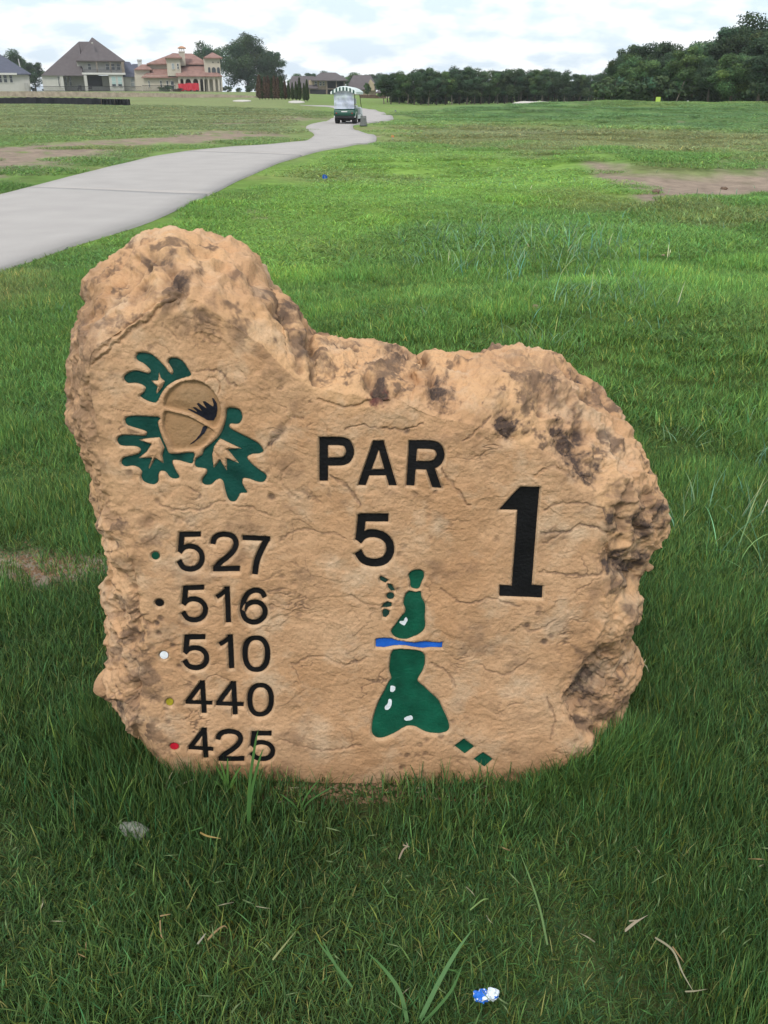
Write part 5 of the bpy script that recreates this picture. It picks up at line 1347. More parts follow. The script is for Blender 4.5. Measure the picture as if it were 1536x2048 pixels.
for q in np.linspace(x0, x1, 50): rl.box(q, q + .03, h.Y - .35, h.Y - .32, h.Z(145), h.Z(139))
h.put('railing', rl, IRON)
# --- slate house at the left edge
h = House('slate_roof_house', 'low white house with a steep blue slate roof at the left frame edge', 200, 10)
h.block('wall', RW, -90, 61, 147.5, None, 0, 12)
h.put('roof', MB().hip(h.X(-120), h.X(63), h.Y - .6, h.Y + 16, h.Z(149.5), h.Z(101), h.X(-60), h.X(-8), th=.2), RS)
h.put('eave', MB().box(h.X(-110), h.X(34), h.Y - .75, h.Y - .6, h.Z(149.8), h.Z(145.8)), FR)
for a, b in ((-3, 3.5), (7.5, 14), (19.5, 25)): h.window(a, b, 150, 165, -.03)
h.put('utility_box', MB().box(h.X(50), h.X(58), h.Y - 1.2, h.Y - .4, h.z0, h.Z(166)), GREYW)
h.put('vent_pipe', MB().cyl((h.X(41, 3), h.Y + 8, h.Z(140)), (h.X(39.5, 3), h.Y + 8, h.Z(115)), .12), FR)
# chimney between the two
h = House('far_chimney_house', 'dark slate roof with a pale chimney between hipped house and villa', 222, 275)
h.block('wall', RW, 255, 292, 150, None, 0, 6)
h.put('roof', MB().hip(h.X(250), h.X(296), h.Y - .4, h.Y + 7, h.Z(150), h.Z(127), h.X(265), h.X(280)), RS)
h.put('chimney', MB().box(h.X(275.5), h.X(284), h.Y + 1, h.Y + 2.4, h.Z(150), h.Z(119)).box(h.X(274.5), h.X(285), h.Y + .85, h.Y + 2.55, h.Z(121), h.Z(118.3)), FR)
# --- tiled villa
h = House('tiled_villa', 'cream villa with red clay tile roofs, arcade and corner tower', 200, 365)
h.block('wall', ST, 272, 362, 151, None, 2.5, 14)
h.block('wall', ST, 362, 444, 151, None, 3.6, 14)
h.block('upper_wall', ST, 298, 418, 126, 156, 6, 13)
h.block('side_wing', ST, 272, 302, 139, None, 4, 10)
def shed(x0, x1, zb, zt, d0, d1, th=.18, xi0=None, xi1=None):
    xi0 = x0 if xi0 is None else xi0; xi1 = x1 if xi1 is None else xi1
    v = [(h.X(x0), h.Y + d0, h.Z(zb) - th), (h.X(x1), h.Y + d0, h.Z(zb) - th), (h.X(xi1), h.Y + d1, h.Z(zt)), (h.X(xi0), h.Y + d1, h.Z(zt)), (h.X(x0), h.Y + d0, h.Z(zb)), (h.X(x1), h.Y + d0, h.Z(zb)), (h.X(xi0), h.Y + d1, h.Z(zt) - .3), (h.X(xi1), h.Y + d1, h.Z(zt) - .3)]
    return MB().add(v, [(0, 1, 5, 4), (4, 5, 2, 3), (0, 4, 3, 6), (1, 7, 2, 5), (0, 6, 7, 1), (3, 2, 7, 6)])
h.put('roof', shed(283, 356, 154, 132, 1.8, 7, xi0=308, xi1=345), RT)
h.put('roof', shed(352, 446, 151.5, 128, .1, 6.2, xi0=350, xi1=413), RT)
h.put('roof', MB().hip(h.X(292), h.X(421), h.Y + 5.2, h.Y + 14, h.Z(128), h.Z(103), h.X(345), h.X(385), th=.2), RT)
h.put('roof', MB().hip(h.X(268), h.X(303), h.Y + 3.4, h.Y + 11, h.Z(140), h.Z(127), h.X(282), h.X(292), th=.2), RT)
tw = h.block('dormer_tower', ST, 334, 361.5, 116, 152, 1.6, 7)
h.put('tower_roof', MB().hip(h.X(330), h.X(364), h.Y + 1, h.Y + 7.6, h.Z(116.5), h.Z(104.5), h.X(345), h.X(352), th=.2), RT, tw)
h.window(344, 348.5, 127, 138, 1.55, simple('pale_glass', (.28, .31, .33), .3), parent=tw); h.window(354.5, 357.5, 127.5, 138, 1.55, parent=tw)
ch = h.put('chimney', MB().box(h.X(358), h.X(370), h.Y + 4, h.Y + 5.6, h.Z(130), h.Z(102)).box(h.X(357.3), h.X(370.7), h.Y + 3.9, h.Y + 5.7, h.Z(103), h.Z(101)), ST)
for a in (359, 363, 367.2): h.put('chimney_pier', MB().box(h.X(a), h.X(a + 1.6), h.Y + 4.1, h.Y + 5.5, h.Z(101), h.Z(94.5)), ST, ch)
h.put('chimney_cap', MB().hip(h.X(355), h.X(372), h.Y + 3.6, h.Y + 6, h.Z(95), h.Z(90), h.X(361), h.X(366), th=.1), simple('orange_tile', (.42, .22, .12), .9, .2), ch)
tw = h.put('corner_tower', MB().box(h.X(411), h.X(443.5), h.Y + 2, h.Y + 7.0, h.z0 - .3, h.Z(115.5)), ST)
h.put('tower_roof', MB().hip(h.X(408), h.X(446.5), h.Y + 1.4, h.Y + 7.6, h.Z(116), h.Z(102.5), h.X(426), h.X(427.5), th=.2), RT, tw)
for a, b in ((416.5, 421), (424, 432), (434.5, 440)): h.window(a, b, 134, 146.5, 1.96, ST, True, tw, .04)
for a in (426, 436.5): h.put('round_vent', MB().box(h.X(a), h.X(a + 2), h.Y + 1.94, h.Y + 2.01, h.Z(125), h.Z(122.5)), DK, tw)
# arcade: wall with arched openings, dark porch behind
cx = [(360, 366.5), (370.5, 381.5), (386, 396), (400, 406), (408.5, 415.5), (418.5, 426), (430.5, 436), (439.5, 442.5)]
arc = MB(); y0, y1 = h.Y + .5, h.Y + .95
zt, zb = h.Z(151.5), h.Z(182.5)
prev = h.X(356)
for a, b in cx:
    xa, xb = h.X(a), h.X(b); r = (xb - xa) / 2; c = (xa + xb) / 2; zc = h.Z(157.5) - r
    arc.box(prev, xa, y0, y1, zb, zt)
    poly = [(xa, zt), (xa, zc)] + [(c - r * math.cos(t), zc + r * math.sin(t)) for t in np.linspace(0, math.pi, 9)][1:-1] + [(xb, zc), (xb, zt)]
    for p, q in zip(poly[1:-2], poly[2:-1]): arc.prism([(p[0], p[1]), (p[0], zt), (q[0], zt), (q[0], q[1])][::-1], y0, y1)
    prev = xb
arc.box(prev, h.X(445), y0, y1, zb, zt)
h.put('arcade', arc, ST)
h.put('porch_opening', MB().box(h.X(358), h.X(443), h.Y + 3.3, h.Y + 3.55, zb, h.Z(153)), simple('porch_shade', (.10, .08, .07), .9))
for a, b, t_, c_ in ((298, 300, 162, 174), (321, 324, 162, 174), (333.5, 337, 162, 175), (342, 348, 162.5, 178)): h.window(a, b, t_, c_, 2.45)
ba = MB()
for p, q, m_ in ((358, 399, 0),):
    n_ = 22; xs = np.linspace(h.X(p), h.X(q), n_); vv = []
    for i_, x_ in enumerate(xs):
        yy = h.Y - .15 + .06 * math.sin(i_ * 1.3); vv += [(x_, yy, h.Z(181.5 - (1.5 if i_ % 6 < 3 else 0))), (x_, yy, h.Z(167.3 if i_ < 8 else 166.2 + .4 * math.sin(i_)))]
    vv2 = [(a_, b_ + .03, c_) for a_, b_, c_ in vv]; k_ = len(vv)
    ba.add(vv + vv2, [(2 * i_, 2 * i_ + 2, 2 * i_ + 3, 2 * i_ + 1) for i_ in range(n_ - 1)] + [(k_ + 2 * i_, k_ + 2 * i_ + 1, k_ + 2 * i_ + 3, k_ + 2 * i_ + 2) for i_ in range(n_ - 1)])
o = ba.build('red_banner', simple('red_cloth', (0.45, 0.022, 0.04), .7, .1), None, h.o); o.location = h.o
tag(o, 'long bright red cloth hung across the villa arcade', 'banner')
# hedges and railing before the villa
for nm, a, b, tp, lm, lab in (('garden_hedge', 318, 345, 172, LEAF, 'clipped dark green hedge before the villa windows'), ('garden_hedge', 346, 367, 177, LEAFB, 'low dark red hedge at the foot of the red cloth')):
    Y = 190; x = X_at((a + b) / 2, Y); z = gz(x, Y)
    place_tree(nm, lab, 'hedge', BUSH[1], x, Y, ((X_at(b, Y) - X_at(a, Y)) / 3.0, .5, (Z_at(tp, Y) - z) / 1.8), (BARK, lm), None, 0, z)
def fence_iron(label, a, b, Y, top, nb):
    x0, x1 = X_at(a, Y), X_at(b, Y); z = gz((x0 + x1) / 2, Y); zt = Z_at(top, Y); t = thing('iron_fence', label, 'fence', (x0, Y, z))
    mb = MB().box(x0, x1, Y, Y + .03, zt - .06, zt).box(x0, x1, Y, Y + .03, z + .15, z + .2); mb.build('rail', IRON, t, (x0, Y, z))
    mb = MB()
    for q in np.linspace(x0, x1, nb): mb.box(q, q + .025, Y, Y + .025, z - .3, zt)
    o = mb.build('bars', IRON, t, (x0, Y, z)); o['kind'] = 'stuff'
fence_iron('thin black iron fence before the tall-roofed house', 66, 284, 180, 172.5, 150)
fence_iron('thin black iron fence before the villa', 286, 352, 181, 170.5, 60)
# patio furniture seen under the gallery
def patio_chair(px, label):
    Y = 196; x = X_at(px, Y); z = gz(x, Y); t = thing('patio_chair', label, 'chair', (x, Y, z), 'patio chairs')
    o_ = (0, 0, 0)
    MB().box(-.35, .35, -.3, .3, .38, .5).build('seat', DK, t); MB().box(-.35, .35, .25, .33, .5, 1.05).build('backrest', DK, t)
    for a in (-.32, .28):
        for b in (-.28, .24): MB().box(a, a + .05, b, b + .05, 0, .38).build('leg', IRON, t)
patio_chair(160, 'dark patio chair left of the white column'); patio_chair(181, 'dark patio chair right of the white column')

# --- brown houses beyond the cart
h = House('brown_far_house', 'far brown-roofed two-storey house with a dark porch behind the cart', 215, 655)
h.block('wall', TAN, 618, 655, 160, None, 2, 10)
h.put('roof', MB().hip(h.X(622), h.X(696), h.Y + .5, h.Y + 12, h.Z(162), h.Z(144), h.X(641), h.X(672), th=.2), RG)
h.put('roof', MB().hip(h.X(575), h.X(636), h.Y + .6, h.Y + 11, h.Z(178), h.Z(151.5), h.X(582), h.X(628), th=.2), RG)
h.block('low_wall', TAN, 577, 636, 178, None, 1.2, 10)
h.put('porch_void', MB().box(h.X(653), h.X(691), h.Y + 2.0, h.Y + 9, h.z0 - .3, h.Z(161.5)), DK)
for a in (653, 672, 688): h.put('porch_post', MB().box(h.X(a), h.X(a + 2), h.Y + 1, h.Y + 1.4, h.z0 - .3, h.Z(161.5)), BRN)
h.put('balcony_floor', MB().box(h.X(653), h.X(691), h.Y + .9, h.Y + 2.1, h.Z(178.6), h.Z(177)), BRN)
for a, b in ((629.5, 634), (639, 643), (646, 649)): h.window(a, b, 163.5, 171, 1.95)
h.put('low_opening', MB().box(h.X(620), h.X(652), h.Y + 1.05, h.Y + 1.18, h.z0, h.Z(179)), DK)
h = House('gabled_far_house', 'far house with a broad brown roof and yellow stone gable', 222, 722)
h.block('wall', TAN, 694, 752, 180, None, 1, 10)
h.put('roof', MB().hip(h.X(692), h.X(757), h.Y + .3, h.Y + 12, h.Z(180), h.Z(149.5), h.X(706), h.X(742), th=.2), RG)
g = h.put('gable', MB().prism([(h.X(737), h.Z(181)), (h.X(737), h.Z(166)), (h.X(741), h.Z(158)), (h.X(749), h.Z(168)), (h.X(749), h.Z(181))][::-1], h.Y - .3, h.Y + 3), TAN)
h = House('hipped_garage', 'small pale house with a grey hipped roof beside the wood', 172, 775)
h.block('wall', ST, 757, 797, 186, None, 0, 8)
h.put('roof', MB().hip(h.X(750), h.X(800), h.Y - .4, h.Y + 9, h.Z(187), h.Z(166.5), h.X(778), h.X(786), th=.15), RG)

# --- garden wall, brown board fence, black silt fence
def long_wall():
    pts = [(-80, 183, 195), (60, 183, 195), (180, 184, 196), (300, 186, 197), (380, 188, 199), (450, 189, 200.5), (520, 193, 202), (640, 196, 204)]
    Y = 150; mb = MB(); N_ = 160
    pxs = np.linspace(-80, 560, N_); 
    tops = np.interp(pxs, [p[0] for p in pts], [p[1] for p in pts])
    x0 = X_at(-80, Y)
    for a, b, t_ in zip(pxs[:-1], pxs[1:], tops):
        xa, xb = X_at(a, Y), X_at(b, Y); j = random.uniform(-.03, .03)
        mb.box(xa + .01, xb - .005, Y + j, Y + .5, min(gz(xa, Y), gz(xb, Y)) - .5, Z_at(t_, Y) + random.uniform(-.04, .04))
    m = simple('fieldstone', (0.33, 0.275, 0.215), .95, .35, 1.6, .6)
    o = mb.build('stone_garden_wall', m, None, (x0, Y, 0)); o.location = (x0, Y, 0)
    tag(o, 'long low tan stone wall below the houses on the left', 'wall')
long_wall()
def board_fence():
    Y = 165; t = thing('board_fence', 'dark brown board fence in front of the small pale house', 'fence', (X_at(720, Y), Y, gz(X_at(720, Y), Y)))
    m = simple('stained_board', (0.075, 0.030, 0.028), .85, .2, 3); o_ = tuple(t.location)
    xs = np.linspace(X_at(720, Y), X_at(772, Y), 40)
    me = None
    for i, (a, b) in enumerate(zip(xs[:-1], xs[1:])):
        z = gz(a, Y); mb = MB().box(a + .008, b - .008, Y, Y + .03, z - .2, Z_at(190 + i * .03, Y)); mb.build('board', m, t, o_)
    MB().box(xs[0], xs[-1], Y + .03, Y + .08, gz(xs[0], Y) + .3, gz(xs[0], Y) + .4).build('rail', m, t, o_)
board_fence()
def silt_fence():
    Y = 78; m = simple('black_silt_cloth', (0.018, 0.019, 0.024), .7, .2, 4)
    t = thing('silt_fence', 'long black silt fence sagging in the grass on the left', 'fence', (X_at(130, Y), Y, gz(X_at(130, Y), Y))); o_ = tuple(t.location)
    for (a, b, yo) in ((-40, 200, 0), (200, 258, -1.2)):
        pxs = np.linspace(a, b, 60); v = []
        for i, p in enumerate(pxs):
            yy = Y + yo + .12 * math.sin(i * .9) + .3 * math.sin(i * .21); x = X_at(p, yy)
            z = gz(x, yy); top = Z_at(np.interp(p, [-40, 0, 60, 196, 204, 258], [195.5, 195.5, 194.5, 196.5, 197.5, 198.5]), yy) + .02 * math.sin(i * 1.7)
            v += [(x, yy, z - .1), (x, yy, top), (x, yy + .015, z - .1), (x, yy + .015, top)]
        f = []
        for i in range(59):
            k = 4 * i; f += [(k, k + 4, k + 5, k + 1), (k + 2, k + 3, k + 7, k + 6), (k + 1, k + 5, k + 7, k + 3)]
        MB().add(v, f).build('cloth', m, t, o_)
        for i in range(0, 60, 9):
            x, yy, z = v[4 * i + 2]; top = v[4 * i + 3][2]
            MB().box(x - .02, x + .02, yy + .02, yy + .06, z - .2, top + .04).build('stake', BRN, t, o_)
silt_fence()

# ------------------------------------------------------------------ bunkers and course markers
def disc(name, label, px0, px1, py0, py1, mat, kind='structure'):
    P = []
    cx_, cy_ = (px0 + px1) / 2, (py0 + py1) / 2
    pts = [ghit(cx_ + (px1 - px0) / 2 * math.cos(t) * (1 + .1 * math.sin(3 * t)), cy_ + (py1 - py0) / 2 * math.sin(t)) for t in np.linspace(0, 2 * math.pi, 28, endpoint=False)]
    v = [(x, y, gz(x, y) + .05) for x, y, z in pts]; c = np.mean(np.array(v), 0); mb = MB()
    mb.add(v + [(c[0], c[1], gz(c[0], c[1]) + .06)], [((i + 1) % 28, i, 28) for i in range(28)][::-1])
    mb.add([(a, b, c_ - .3) for a, b, c_ in v] + v, [(i, (i + 1) % 28, 28 + (i + 1) % 28, 28 + i) for i in range(28)])
    o = mb.build(name, mat); tag(o, label, None, kind=kind)
SAND = simple('white_sand', (0.50, 0.47, 0.42), .95, .08, 2)
disc('sand_bunker', 'white sand bunker below the cypress row', 577, 609, 202, 207, SAND)
disc('sand_bunker', 'small pale sand bunker below the stone wall', 466, 502, 200.5, 204, SAND)
def far_bunker():
    Y = 112; x0, x1 = X_at(1028, Y), X_at(1112, Y); n_ = 24; v = []
    for i in range(n_):
        t = i / (n_ - 1); x = x0 + (x1 - x0) * t; e = math.sin(math.pi * t) ** .6
        z1 = Z_at(206.5 - 4.4 * e - .8 * math.sin(t * 9) * e, Y + 1)
        v += [(x, Y - 1.2, Z_at(208.5, Y - 1.2)), (x, Y + 1, z1), (x, Y + 2.5, z1 - .7)]
    mb = MB().add(v, [f for i in range(n_ - 1) for f in ((3 * i, 3 * i + 3, 3 * i + 4, 3 * i + 1), (3 * i + 1, 3 * i + 4, 3 * i + 5, 3 * i + 2))])
    tag(mb.build('sand_bunker', SAND), 'long pale sand bunker on the skyline of the mound', None, kind='structure')
far_bunker()
def marker_flag(name, label, px, py, hgt, w, col):
    x, y, z = ghit(px, py); t = thing(name, label, 'marker flag', (x, y, z))
    MB().cyl((0, 0, -.05), (0, 0, hgt), .004 * max(1, y / 12), n=6).build('wire', simple('wire_' + name, (.3, .3, .3), .5), t)
    MB().add([(-w / 2, 0, hgt - .01), (w / 2, .01, hgt - .02), (w / 2, .01, hgt - w * .75), (-w / 2, 0, hgt - w * .8), (-w * .1, -.015, hgt + w * .12), (-w / 2, .008, hgt - .01), (w / 2, .018, hgt - .02), (w / 2, .018, hgt - w * .75), (-w / 2, .008, hgt - w * .8)],
             [(0, 3, 2, 1, 4), (5, 6, 7, 8)]).build('flag', simple('flag_' + name, col, .5, .05), t)
marker_flag('blue_marker_flag', 'small blue plastic flag in the bright grass right of the path', 650, 363, .13, .095, (0.01, 0.10, 0.50))
marker_flag('orange_marker_flag', 'tiny orange flag in the grass right of the path bend', 785.5, 281, .17, .09, (0.85, 0.28, 0.04))
marker_flag('grey_marker_flag', 'tiny grey-blue flag in the grass beyond the cart', 791, 226, .22, .12, (0.10, 0.16, 0.20))
def tee_sign():
    Y = 78; x = X_at(1318, Y); z = gz(x, Y); t = thing('tee_sign', 'small yellow-green sign on top of the mound', 'sign', (x, Y, z))
    m = simple('yellow_board', (0.40, 0.55, 0.10), .6, .05)
    MB().box(-.19, .19, 0, .03, .06, .42).build('board', m, t); 
    for a in (-.15, .12): MB().box(a, a + .03, .03, .06, -.1, .3).build('post', FR, t)
tee_sign()
for px, lab in ((1289, 'white tee marker left of the yellow sign'), (1378, 'white tee marker far right of the yellow sign')):
    Y = 78; x = X_at(px, Y); z = gz(x, Y); t = thing('tee_marker', lab, 'tee marker', (x, Y, z), 'white tee markers')
    MB().cyl((0, 0, 0), (0, 0, .03), .07, n=10).cyl((0, 0, .03), (0, 0, .12), .085, .06, n=10).build('block', FR, t); MB().cyl((0, 0, -.1), (0, 0, 0), .015).build('spike', IRON, t)
for i, (px, py, w, lab) in enumerate([(1312, 387, .085, 'brown clod of earth at the near tip of the bare ground'), (1448, 379, .07, 'brown clod of earth on the far edge of the bare ground'), (825, 371, .04, 'dark lump of soil in the bright grass'), (1070, 626, .03, 'tan dead tuft behind the stone'), (1392, 571, .022, 'tan dead tuft in the right hand rough'), (1325, 519, .022, 'straw coloured dead tuft in the rough')]):
    lump('soil_clod', lab, 'clod', px, py, (w, w * .7, w * .5), simple('clod_%d' % i, [(.16, .11, .08), (.30, .23, .15)][i > 2], .95, .4, 40, .5), 20 + i, .0 if i < 3 else .03, facet=False)

# ------------------------------------------------------------------ golf cart
def cart():
    x, y, z = ghit(692, 249.5); z += .045
    t = thing('golf_cart', 'green golf cart with striped canopy and clear rear curtain, on the path', 'golf cart', (x, y + .2, z), rz=math.radians(-9))
    GRN = simple('cart_green', (0.010, 0.075, 0.050), .35, .1, spec=.5); BLK = simple('cart_black', (0.018, 0.018, 0.020), .7); WHT = simple('cart_white', (0.62, 0.64, 0.64), .4, .04, spec=.5); RUB = simple('tyre_rubber', (0.022, 0.022, 0.024), .9, .2, 20); STL = simple('cart_steel', (0.35, 0.35, 0.36), .4, metal=.8)
    CAN = simple('canopy_white', (0.60, 0.66, 0.64), .6, .04); STR = simple('canopy_green', (0.015, 0.06, 0.05), .6)
    # local frame: +Y forward, rear axle near y=0
    def wheel(px_, py_, r, w):
        mb = MB(); n = 22
        prof = [(r * .62, -w / 2), (r * .93, -w / 2), (r, -w * .32), (r, w * .32), (r * .93, w / 2), (r * .62, w / 2)]
        v = [(px_ + b, py_ + a * math.cos(k * 2 * math.pi / n), r + a * math.sin(k * 2 * math.pi / n)) for k in range(n) for a, b in prof]; q = len(prof)
        mb.add(v, [(k * q + i, k * q + i + 1, ((k + 1) % n) * q + i + 1, ((k + 1) % n) * q + i) for k in range(n) for i in range(q - 1)])
        wo = mb.build('wheel', RUB, t, sm=True)
        MB().cyl((px_ - w * .3, py_, r), (px_ + w * .3, py_, r), r * .64, n=16).build('rim', WHT, wo); MB().cyl((px_ - w * .42, py_, r), (px_ + w * .42, py_, r), r * .18, n=10).build('hub', STL, wo)
    for sx in (-.47, .47): wheel(sx, 0, .23, .22); wheel(sx, 1.68, .23, .20)
    MB().cyl((-.45, 0, .23), (.45, 0, .23), .05, n=8).box(-.22, .22, -.14, .14, .13, .34).build('axle', BLK, t)
    # rear body: rounded green cowl with a lip, bumper below
    prof = [(-.42, .40), (-.47, .52), (-.44, .66), (-.34, .74), (.35, .76), (.45, .62), (.45, .40)]
    v = []
    for sx, k in ((-.58, .96), (-.50, 1.0), (.50, 1.0), (.58, .96)):
        v += [(sx, a * k, .40 + (b - .40) * k) for a, b in prof]
    q = len(prof)
    f = [(i * q + j, (i + 1) * q + j, (i + 1) * q + (j + 1) % q, i * q + (j + 1) % q) for i in range(3) for j in range(q)] + [tuple(range(q)), tuple(range(4 * q - 1, 3 * q - 1, -1))]
    rb = MB().add(v, f).build('rear_body', GRN, t, bevel=.02)
    MB().box(-.52, .52, -.46, -.38, .28, .40).box(-.44, .44, -.40, .40, .24, .42).build('bumper', BLK, t, bevel=.015)
    MB().box(-.16, .16, -.477, -.455, .585, .635).build('name_plate', WHT, rb)
    for sx in (-.46, .40): MB().box(sx, sx + .06, -.485, -.46, .50, .56).build('tail_light', simple('red_lens', (.35, .02, .02), .3), rb)
    # arches over the wheels
    for sx in (-.60, .48):
        mb = MB(); P = [(-.34 * math.cos(a_), .23 + .34 * math.sin(a_)) for a_ in np.linspace(.25, math.pi - .25, 9)]
        for p, q_ in zip(P[:-1], P[1:]): mb.add([(sx, p[0], p[1]), (sx + .12, p[0], p[1]), (sx + .12, q_[0], q_[1]), (sx, q_[0], q_[1]), (sx, p[0], p[1] + .03), (sx + .12, p[0], p[1] + .03), (sx + .12, q_[0], q_[1] + .03), (sx, q_[0], q_[1] + .03)], [(0, 1, 2, 3), (4, 7, 6, 5), (0, 4, 5, 1), (2, 6, 7, 3), (0, 3, 7, 4), (1, 5, 6, 2)])
        mb.build('fender', WHT, t)
    MB().box(-.55, .55, .45, 1.75, .22, .30).build('floor', BLK, t)
    for sx in (-.57, .53): MB().box(sx, sx + .05, .40, 1.55, .24, .44).build('side_sill', WHT, t, bevel=.01)
    MB().prism([(-.56, .3), (.56, .3), (.50, .80), (-.50, .80)][::-1], 1.62, 2.12).build('front_cowl', WHT, t, bevel=.05)
    MB().box(-.52, .52, .30, .80, .76, .90).build('seat', WHT, t, bevel=.04); MB().box(-.52, .52, .26, .36, .95, 1.25).build('backrest', WHT, t, bevel=.04)
    MB().cyl((-.25, 1.55, .8), (-.25, 1.30, .98), .015).build('steering_column', BLK, t)
    mb = MB(); mb.tube([(-.25 + .17 * math.cos(a_), 1.28 + .06 * math.sin(a_), .98 + .16 * math.sin(a_)) for a_ in np.linspace(0, 2 * math.pi, 15)], .014); mb.build('steering_wheel', BLK, t)
    for sx in (-.54, .54):
        MB().tube([(sx, -.28, .72), (sx, -.22, 1.56)], .018).build('canopy_post', BLK, t); MB().tube([(sx, 1.70, .78), (sx * .96, 1.25, 1.56)], .018).build('canopy_post', BLK, t)
    # arched canopy with a scalloped striped valance
    n = 20; W = .70; ya, yb = -.62, 1.45
    def cz(u): return 1.80 - .24 * abs(u) ** 2.3
    v = []
    for k in range(n + 1):
        u = -1 + 2 * k / n
        v += [(u * W, ya, cz(u)), (u * W, yb, cz(u)), (u * W, yb, cz(u) - .03), (u * W, ya, cz(u) - .03), ((u * W * .8), ya + .4, cz(u * .8) + .045)]
    f = []
    for k in range(n):
        a, b = 5 * k, 5 * (k + 1); f += [(a, b, b + 4, a + 4), (a + 4, b + 4, b + 1, a + 1), (a + 3, a + 2, b + 2, b + 3), (a, a + 3, b + 3, b), (a + 1, b + 1, b + 2, a + 2)]
    f += [(0, 4, 1, 2, 3), (5 * n, 5 * n + 3, 5 * n + 2, 5 * n + 1, 5 * n + 4)]
    can = MB().add(v, f).build('canopy', CAN, t)
    ns = 15
    for k in range(ns):
        u0, u1 = -1 + 2 * k / ns, -1 + 2 * (k + 1) / ns; dr = .15 + .02 * math.sin(k); mid = (u0 + u1) / 2
        lowz = min(cz(u0), cz(u1), 1.80)
        zb0, zb1 = max(cz(u0) - .165, 1.47), max(cz(u1) - .165, 1.47)
        zb0, zb1 = min(zb0, cz(u0) - .05), min(zb1, cz(u1) - .05)
        v = [(u0 * W, ya - .012, cz(u0)), (u1 * W, ya - .012, cz(u1)), (u1 * W, ya - .022, zb1), (mid * W, ya - .022, (zb0 + zb1) / 2 - .02), (u0 * W, ya - .022, zb0)]
        v += [(a, b + .01, c) for a, b, c in v]
        MB().add(v, [(0, 4, 3, 2, 1), (5, 6, 7, 8, 9), (3, 4, 9, 8), (2, 3, 8, 7)]).build('valance', STR if k % 2 else CAN, can)
    for sx in (-1, 1):
        mb = MB()
        for k in range(18):
            y0, y1 = ya + (yb - ya) * k / 18, ya + (yb - ya) * (k + 1) / 18
            mb.add([(sx * (W + .004), y0, cz(1)), (sx * (W + .004), y1, cz(1)), (sx * (W + .004), y1, cz(1) - .10), (sx * (W + .004), (y0 + y1) / 2, cz(1) - .125), (sx * (W + .004), y0, cz(1) - .10), (sx * (W - .006), y0, cz(1)), (sx * (W - .006), y1, cz(1)), (sx * (W - .006), y1, cz(1) - .10), (sx * (W - .006), (y0 + y1) / 2, cz(1) - .125), (sx * (W - .006), y0, cz(1) - .10)], [(0, 1, 2, 3, 4), (9, 8, 7, 6, 5)])
        mb.build('side_valance', CAN, can)
    # clear plastic rear curtain, creased
    m, tt, b, o_ = mat_new('clear_vinyl'); tc = tt.nodes.new('ShaderNodeTexCoord'); nn = tt.nodes.new('ShaderNodeTexNoise'); nn.inputs['Scale'].default_value = 2.3; nn.inputs['Detail'].default_value = 4; nn.inputs['Distortion'].default_value = .8
    tt.links.new(tc.outputs['Object'], nn.inputs['Vector'])
    mr = tt.nodes.new('ShaderNodeMapRange'); mr.inputs[1].default_value = .35; mr.inputs[2].default_value = .62; mr.inputs[3].default_value = .50; mr.inputs[4].default_value = .92; tt.links.new(nn.outputs[0], mr.inputs[0]); tt.links.new(mr.outputs[0], b.inputs['Alpha'])
    b.inputs['Base Color'].default_value = (.55, .60, .72, 1); b.inputs['Roughness'].default_value = .25
    v = []; nx, nz_ = 14, 16
    for i in range(nx + 1):
        for j in range(nz_ + 1):
            u, w = i / nx, j / nz_; v.append((-.55 + 1.10 * u, -.46 + .02 * math.sin(u * 13 + w * 5) + .015 * math.sin(w * 17) - .12 * (1 - w) * 0, .74 + .88 * w))
    MB().add(v, [(i * (nz_ + 1) + j, (i + 1) * (nz_ + 1) + j, (i + 1) * (nz_ + 1) + j + 1, i * (nz_ + 1) + j + 1) for i in range(nx) for j in range(nz_)]).build('rear_curtain', m, t, sm=True)
    # load seen through the curtain
    c, s_ = math.cos(math.radians(-9)), math.sin(math.radians(-9))
    def wpos(lx, ly, lz): return (x + c * lx - s_ * ly, y + .2 + s_ * lx + c * ly, z + lz)
    b1 = thing('golf_bag', 'violet golf bag standing behind the clear curtain of the cart', 'golf bag', wpos(.28, -.22, .76), rz=math.radians(-9))
    PUR = simple('violet_cloth', (0.16, 0.14, 0.36), .8, .15, 5)
    MB().cyl((0, 0, 0), (-.02, .03, .62), .15, .12, 14).build('bag_body', PUR, b1, sm=False, bevel=.01); MB().box(-.10, .10, -.19, -.12, .10, .42).build('pocket', PUR, b1, bevel=.02)
    for k in range(5):
        a = k * 1.256; MB().cyl((.05 * math.cos(a) - .02, .05 * math.sin(a) + .03, .6), (.08 * math.cos(a) - .02, .08 * math.sin(a) + .03, .82 + .03 * k), .008, n=5).cyl((.08 * math.cos(a) - .02, .08 * math.sin(a) + .03, .80 + .03 * k), (.10 * math.cos(a), .08 * math.sin(a) - .02, .86 + .03 * k), .025, .03, 6).build('club', STL, b1)
    b2 = thing('cooler_box', 'white cooler box behind the left half of the curtain', 'cooler', wpos(-.18, -.20, .76), rz=math.radians(-9))
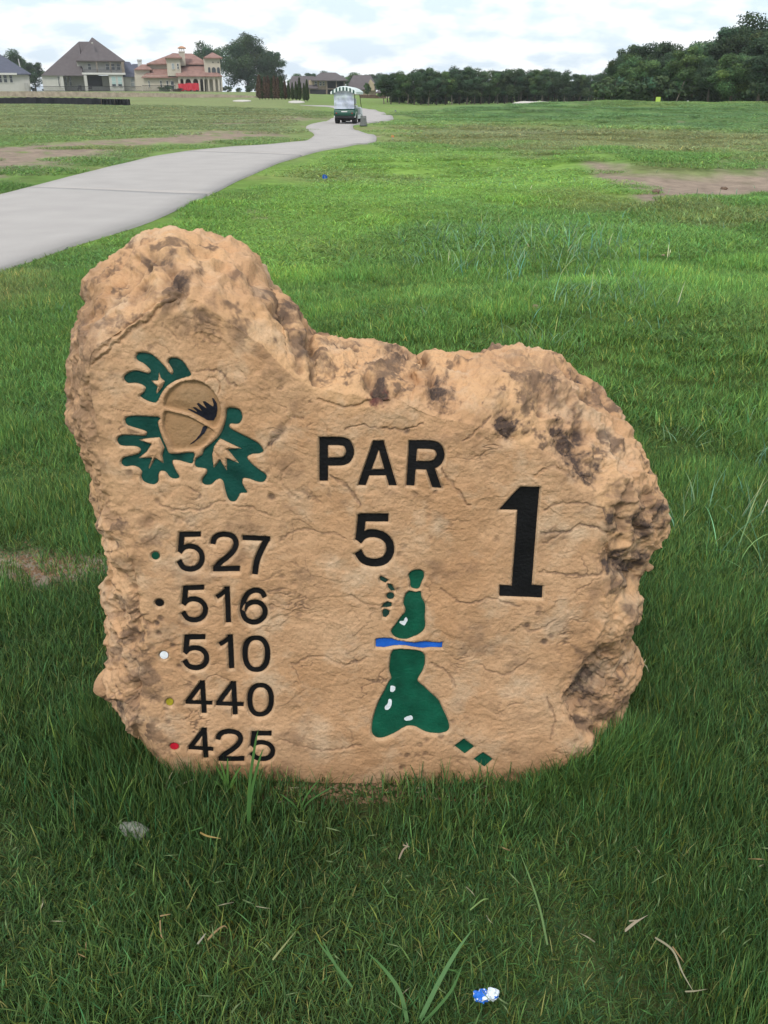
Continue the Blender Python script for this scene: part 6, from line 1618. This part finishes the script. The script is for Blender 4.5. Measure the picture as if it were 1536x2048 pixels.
    MB().box(-.22, .22, -.15, .15, 0, .30).build('box', WHT, b2, bevel=.02); MB().box(-.23, .23, -.16, .16, .305, .36).build('lid', simple('cooler_blue', (.25, .36, .55), .5), b2, bevel=.015)
cart()
def wire_bin():
    x, y, z = ghit(727, 253); t = thing('wire_bin', 'grey tapered wire mesh bin on the grass beside the cart', 'bin', (x, y, z))
    G = simple('grey_wire', (0.17, 0.18, 0.175), .5, metal=.3); n = 20; H = .46; rb, rt = .18, .135
    MB().tube([(rb * math.cos(a), rb * math.sin(a), .03) for a in np.linspace(0, 2 * math.pi, n + 1)], .022).build('base_ring', simple('dark_rim', (.04, .05, .045), .6), t)
    MB().tube([(rt * math.cos(a), rt * math.sin(a), H) for a in np.linspace(0, 2 * math.pi, n + 1)], .016).build('top_ring', G, t)
    mb = MB()
    for k in range(26):
        a = k * 2 * math.pi / 26; mb.cyl((rb * math.cos(a), rb * math.sin(a), .03), (rt * math.cos(a), rt * math.sin(a), H), .006, n=4)
    for zz_ in np.linspace(.09, H - .05, 7):
        r = rb + (rt - rb) * (zz_ - .03) / (H - .03); mb.tube([(r * math.cos(a), r * math.sin(a), zz_) for a in np.linspace(0, 2 * math.pi, 17)], .005, 4)
    mb.build('mesh', G, t)
    MB().cyl((0, 0, .05), (0, 0, .40), .135, .115, 16).build('liner', simple('bin_liner', (.26, .27, .26), .8, .1), t)
wire_bin()

# ------------------------------------------------------------------ haze
def haze():
    mb = MB().box(-500, 500, -60, 640, -2.5, 24)
    m = bpy.data.materials.new('summer_haze'); m.use_nodes = True; t = m.node_tree; t.nodes.clear()
    o = t.nodes.new('ShaderNodeOutputMaterial'); v = t.nodes.new('ShaderNodeVolumePrincipled')
    v.inputs['Density'].default_value = HAZE; v.inputs['Color'].default_value = (.93, .97, 1, 1); v.inputs['Anisotropy'].default_value = .2
    t.links.new(v.outputs[0], o.inputs['Volume'])
    tag(mb.build('haze', m), 'thin summer haze over the course', 'haze', kind='stuff')
HAZE = 0.0003
haze()
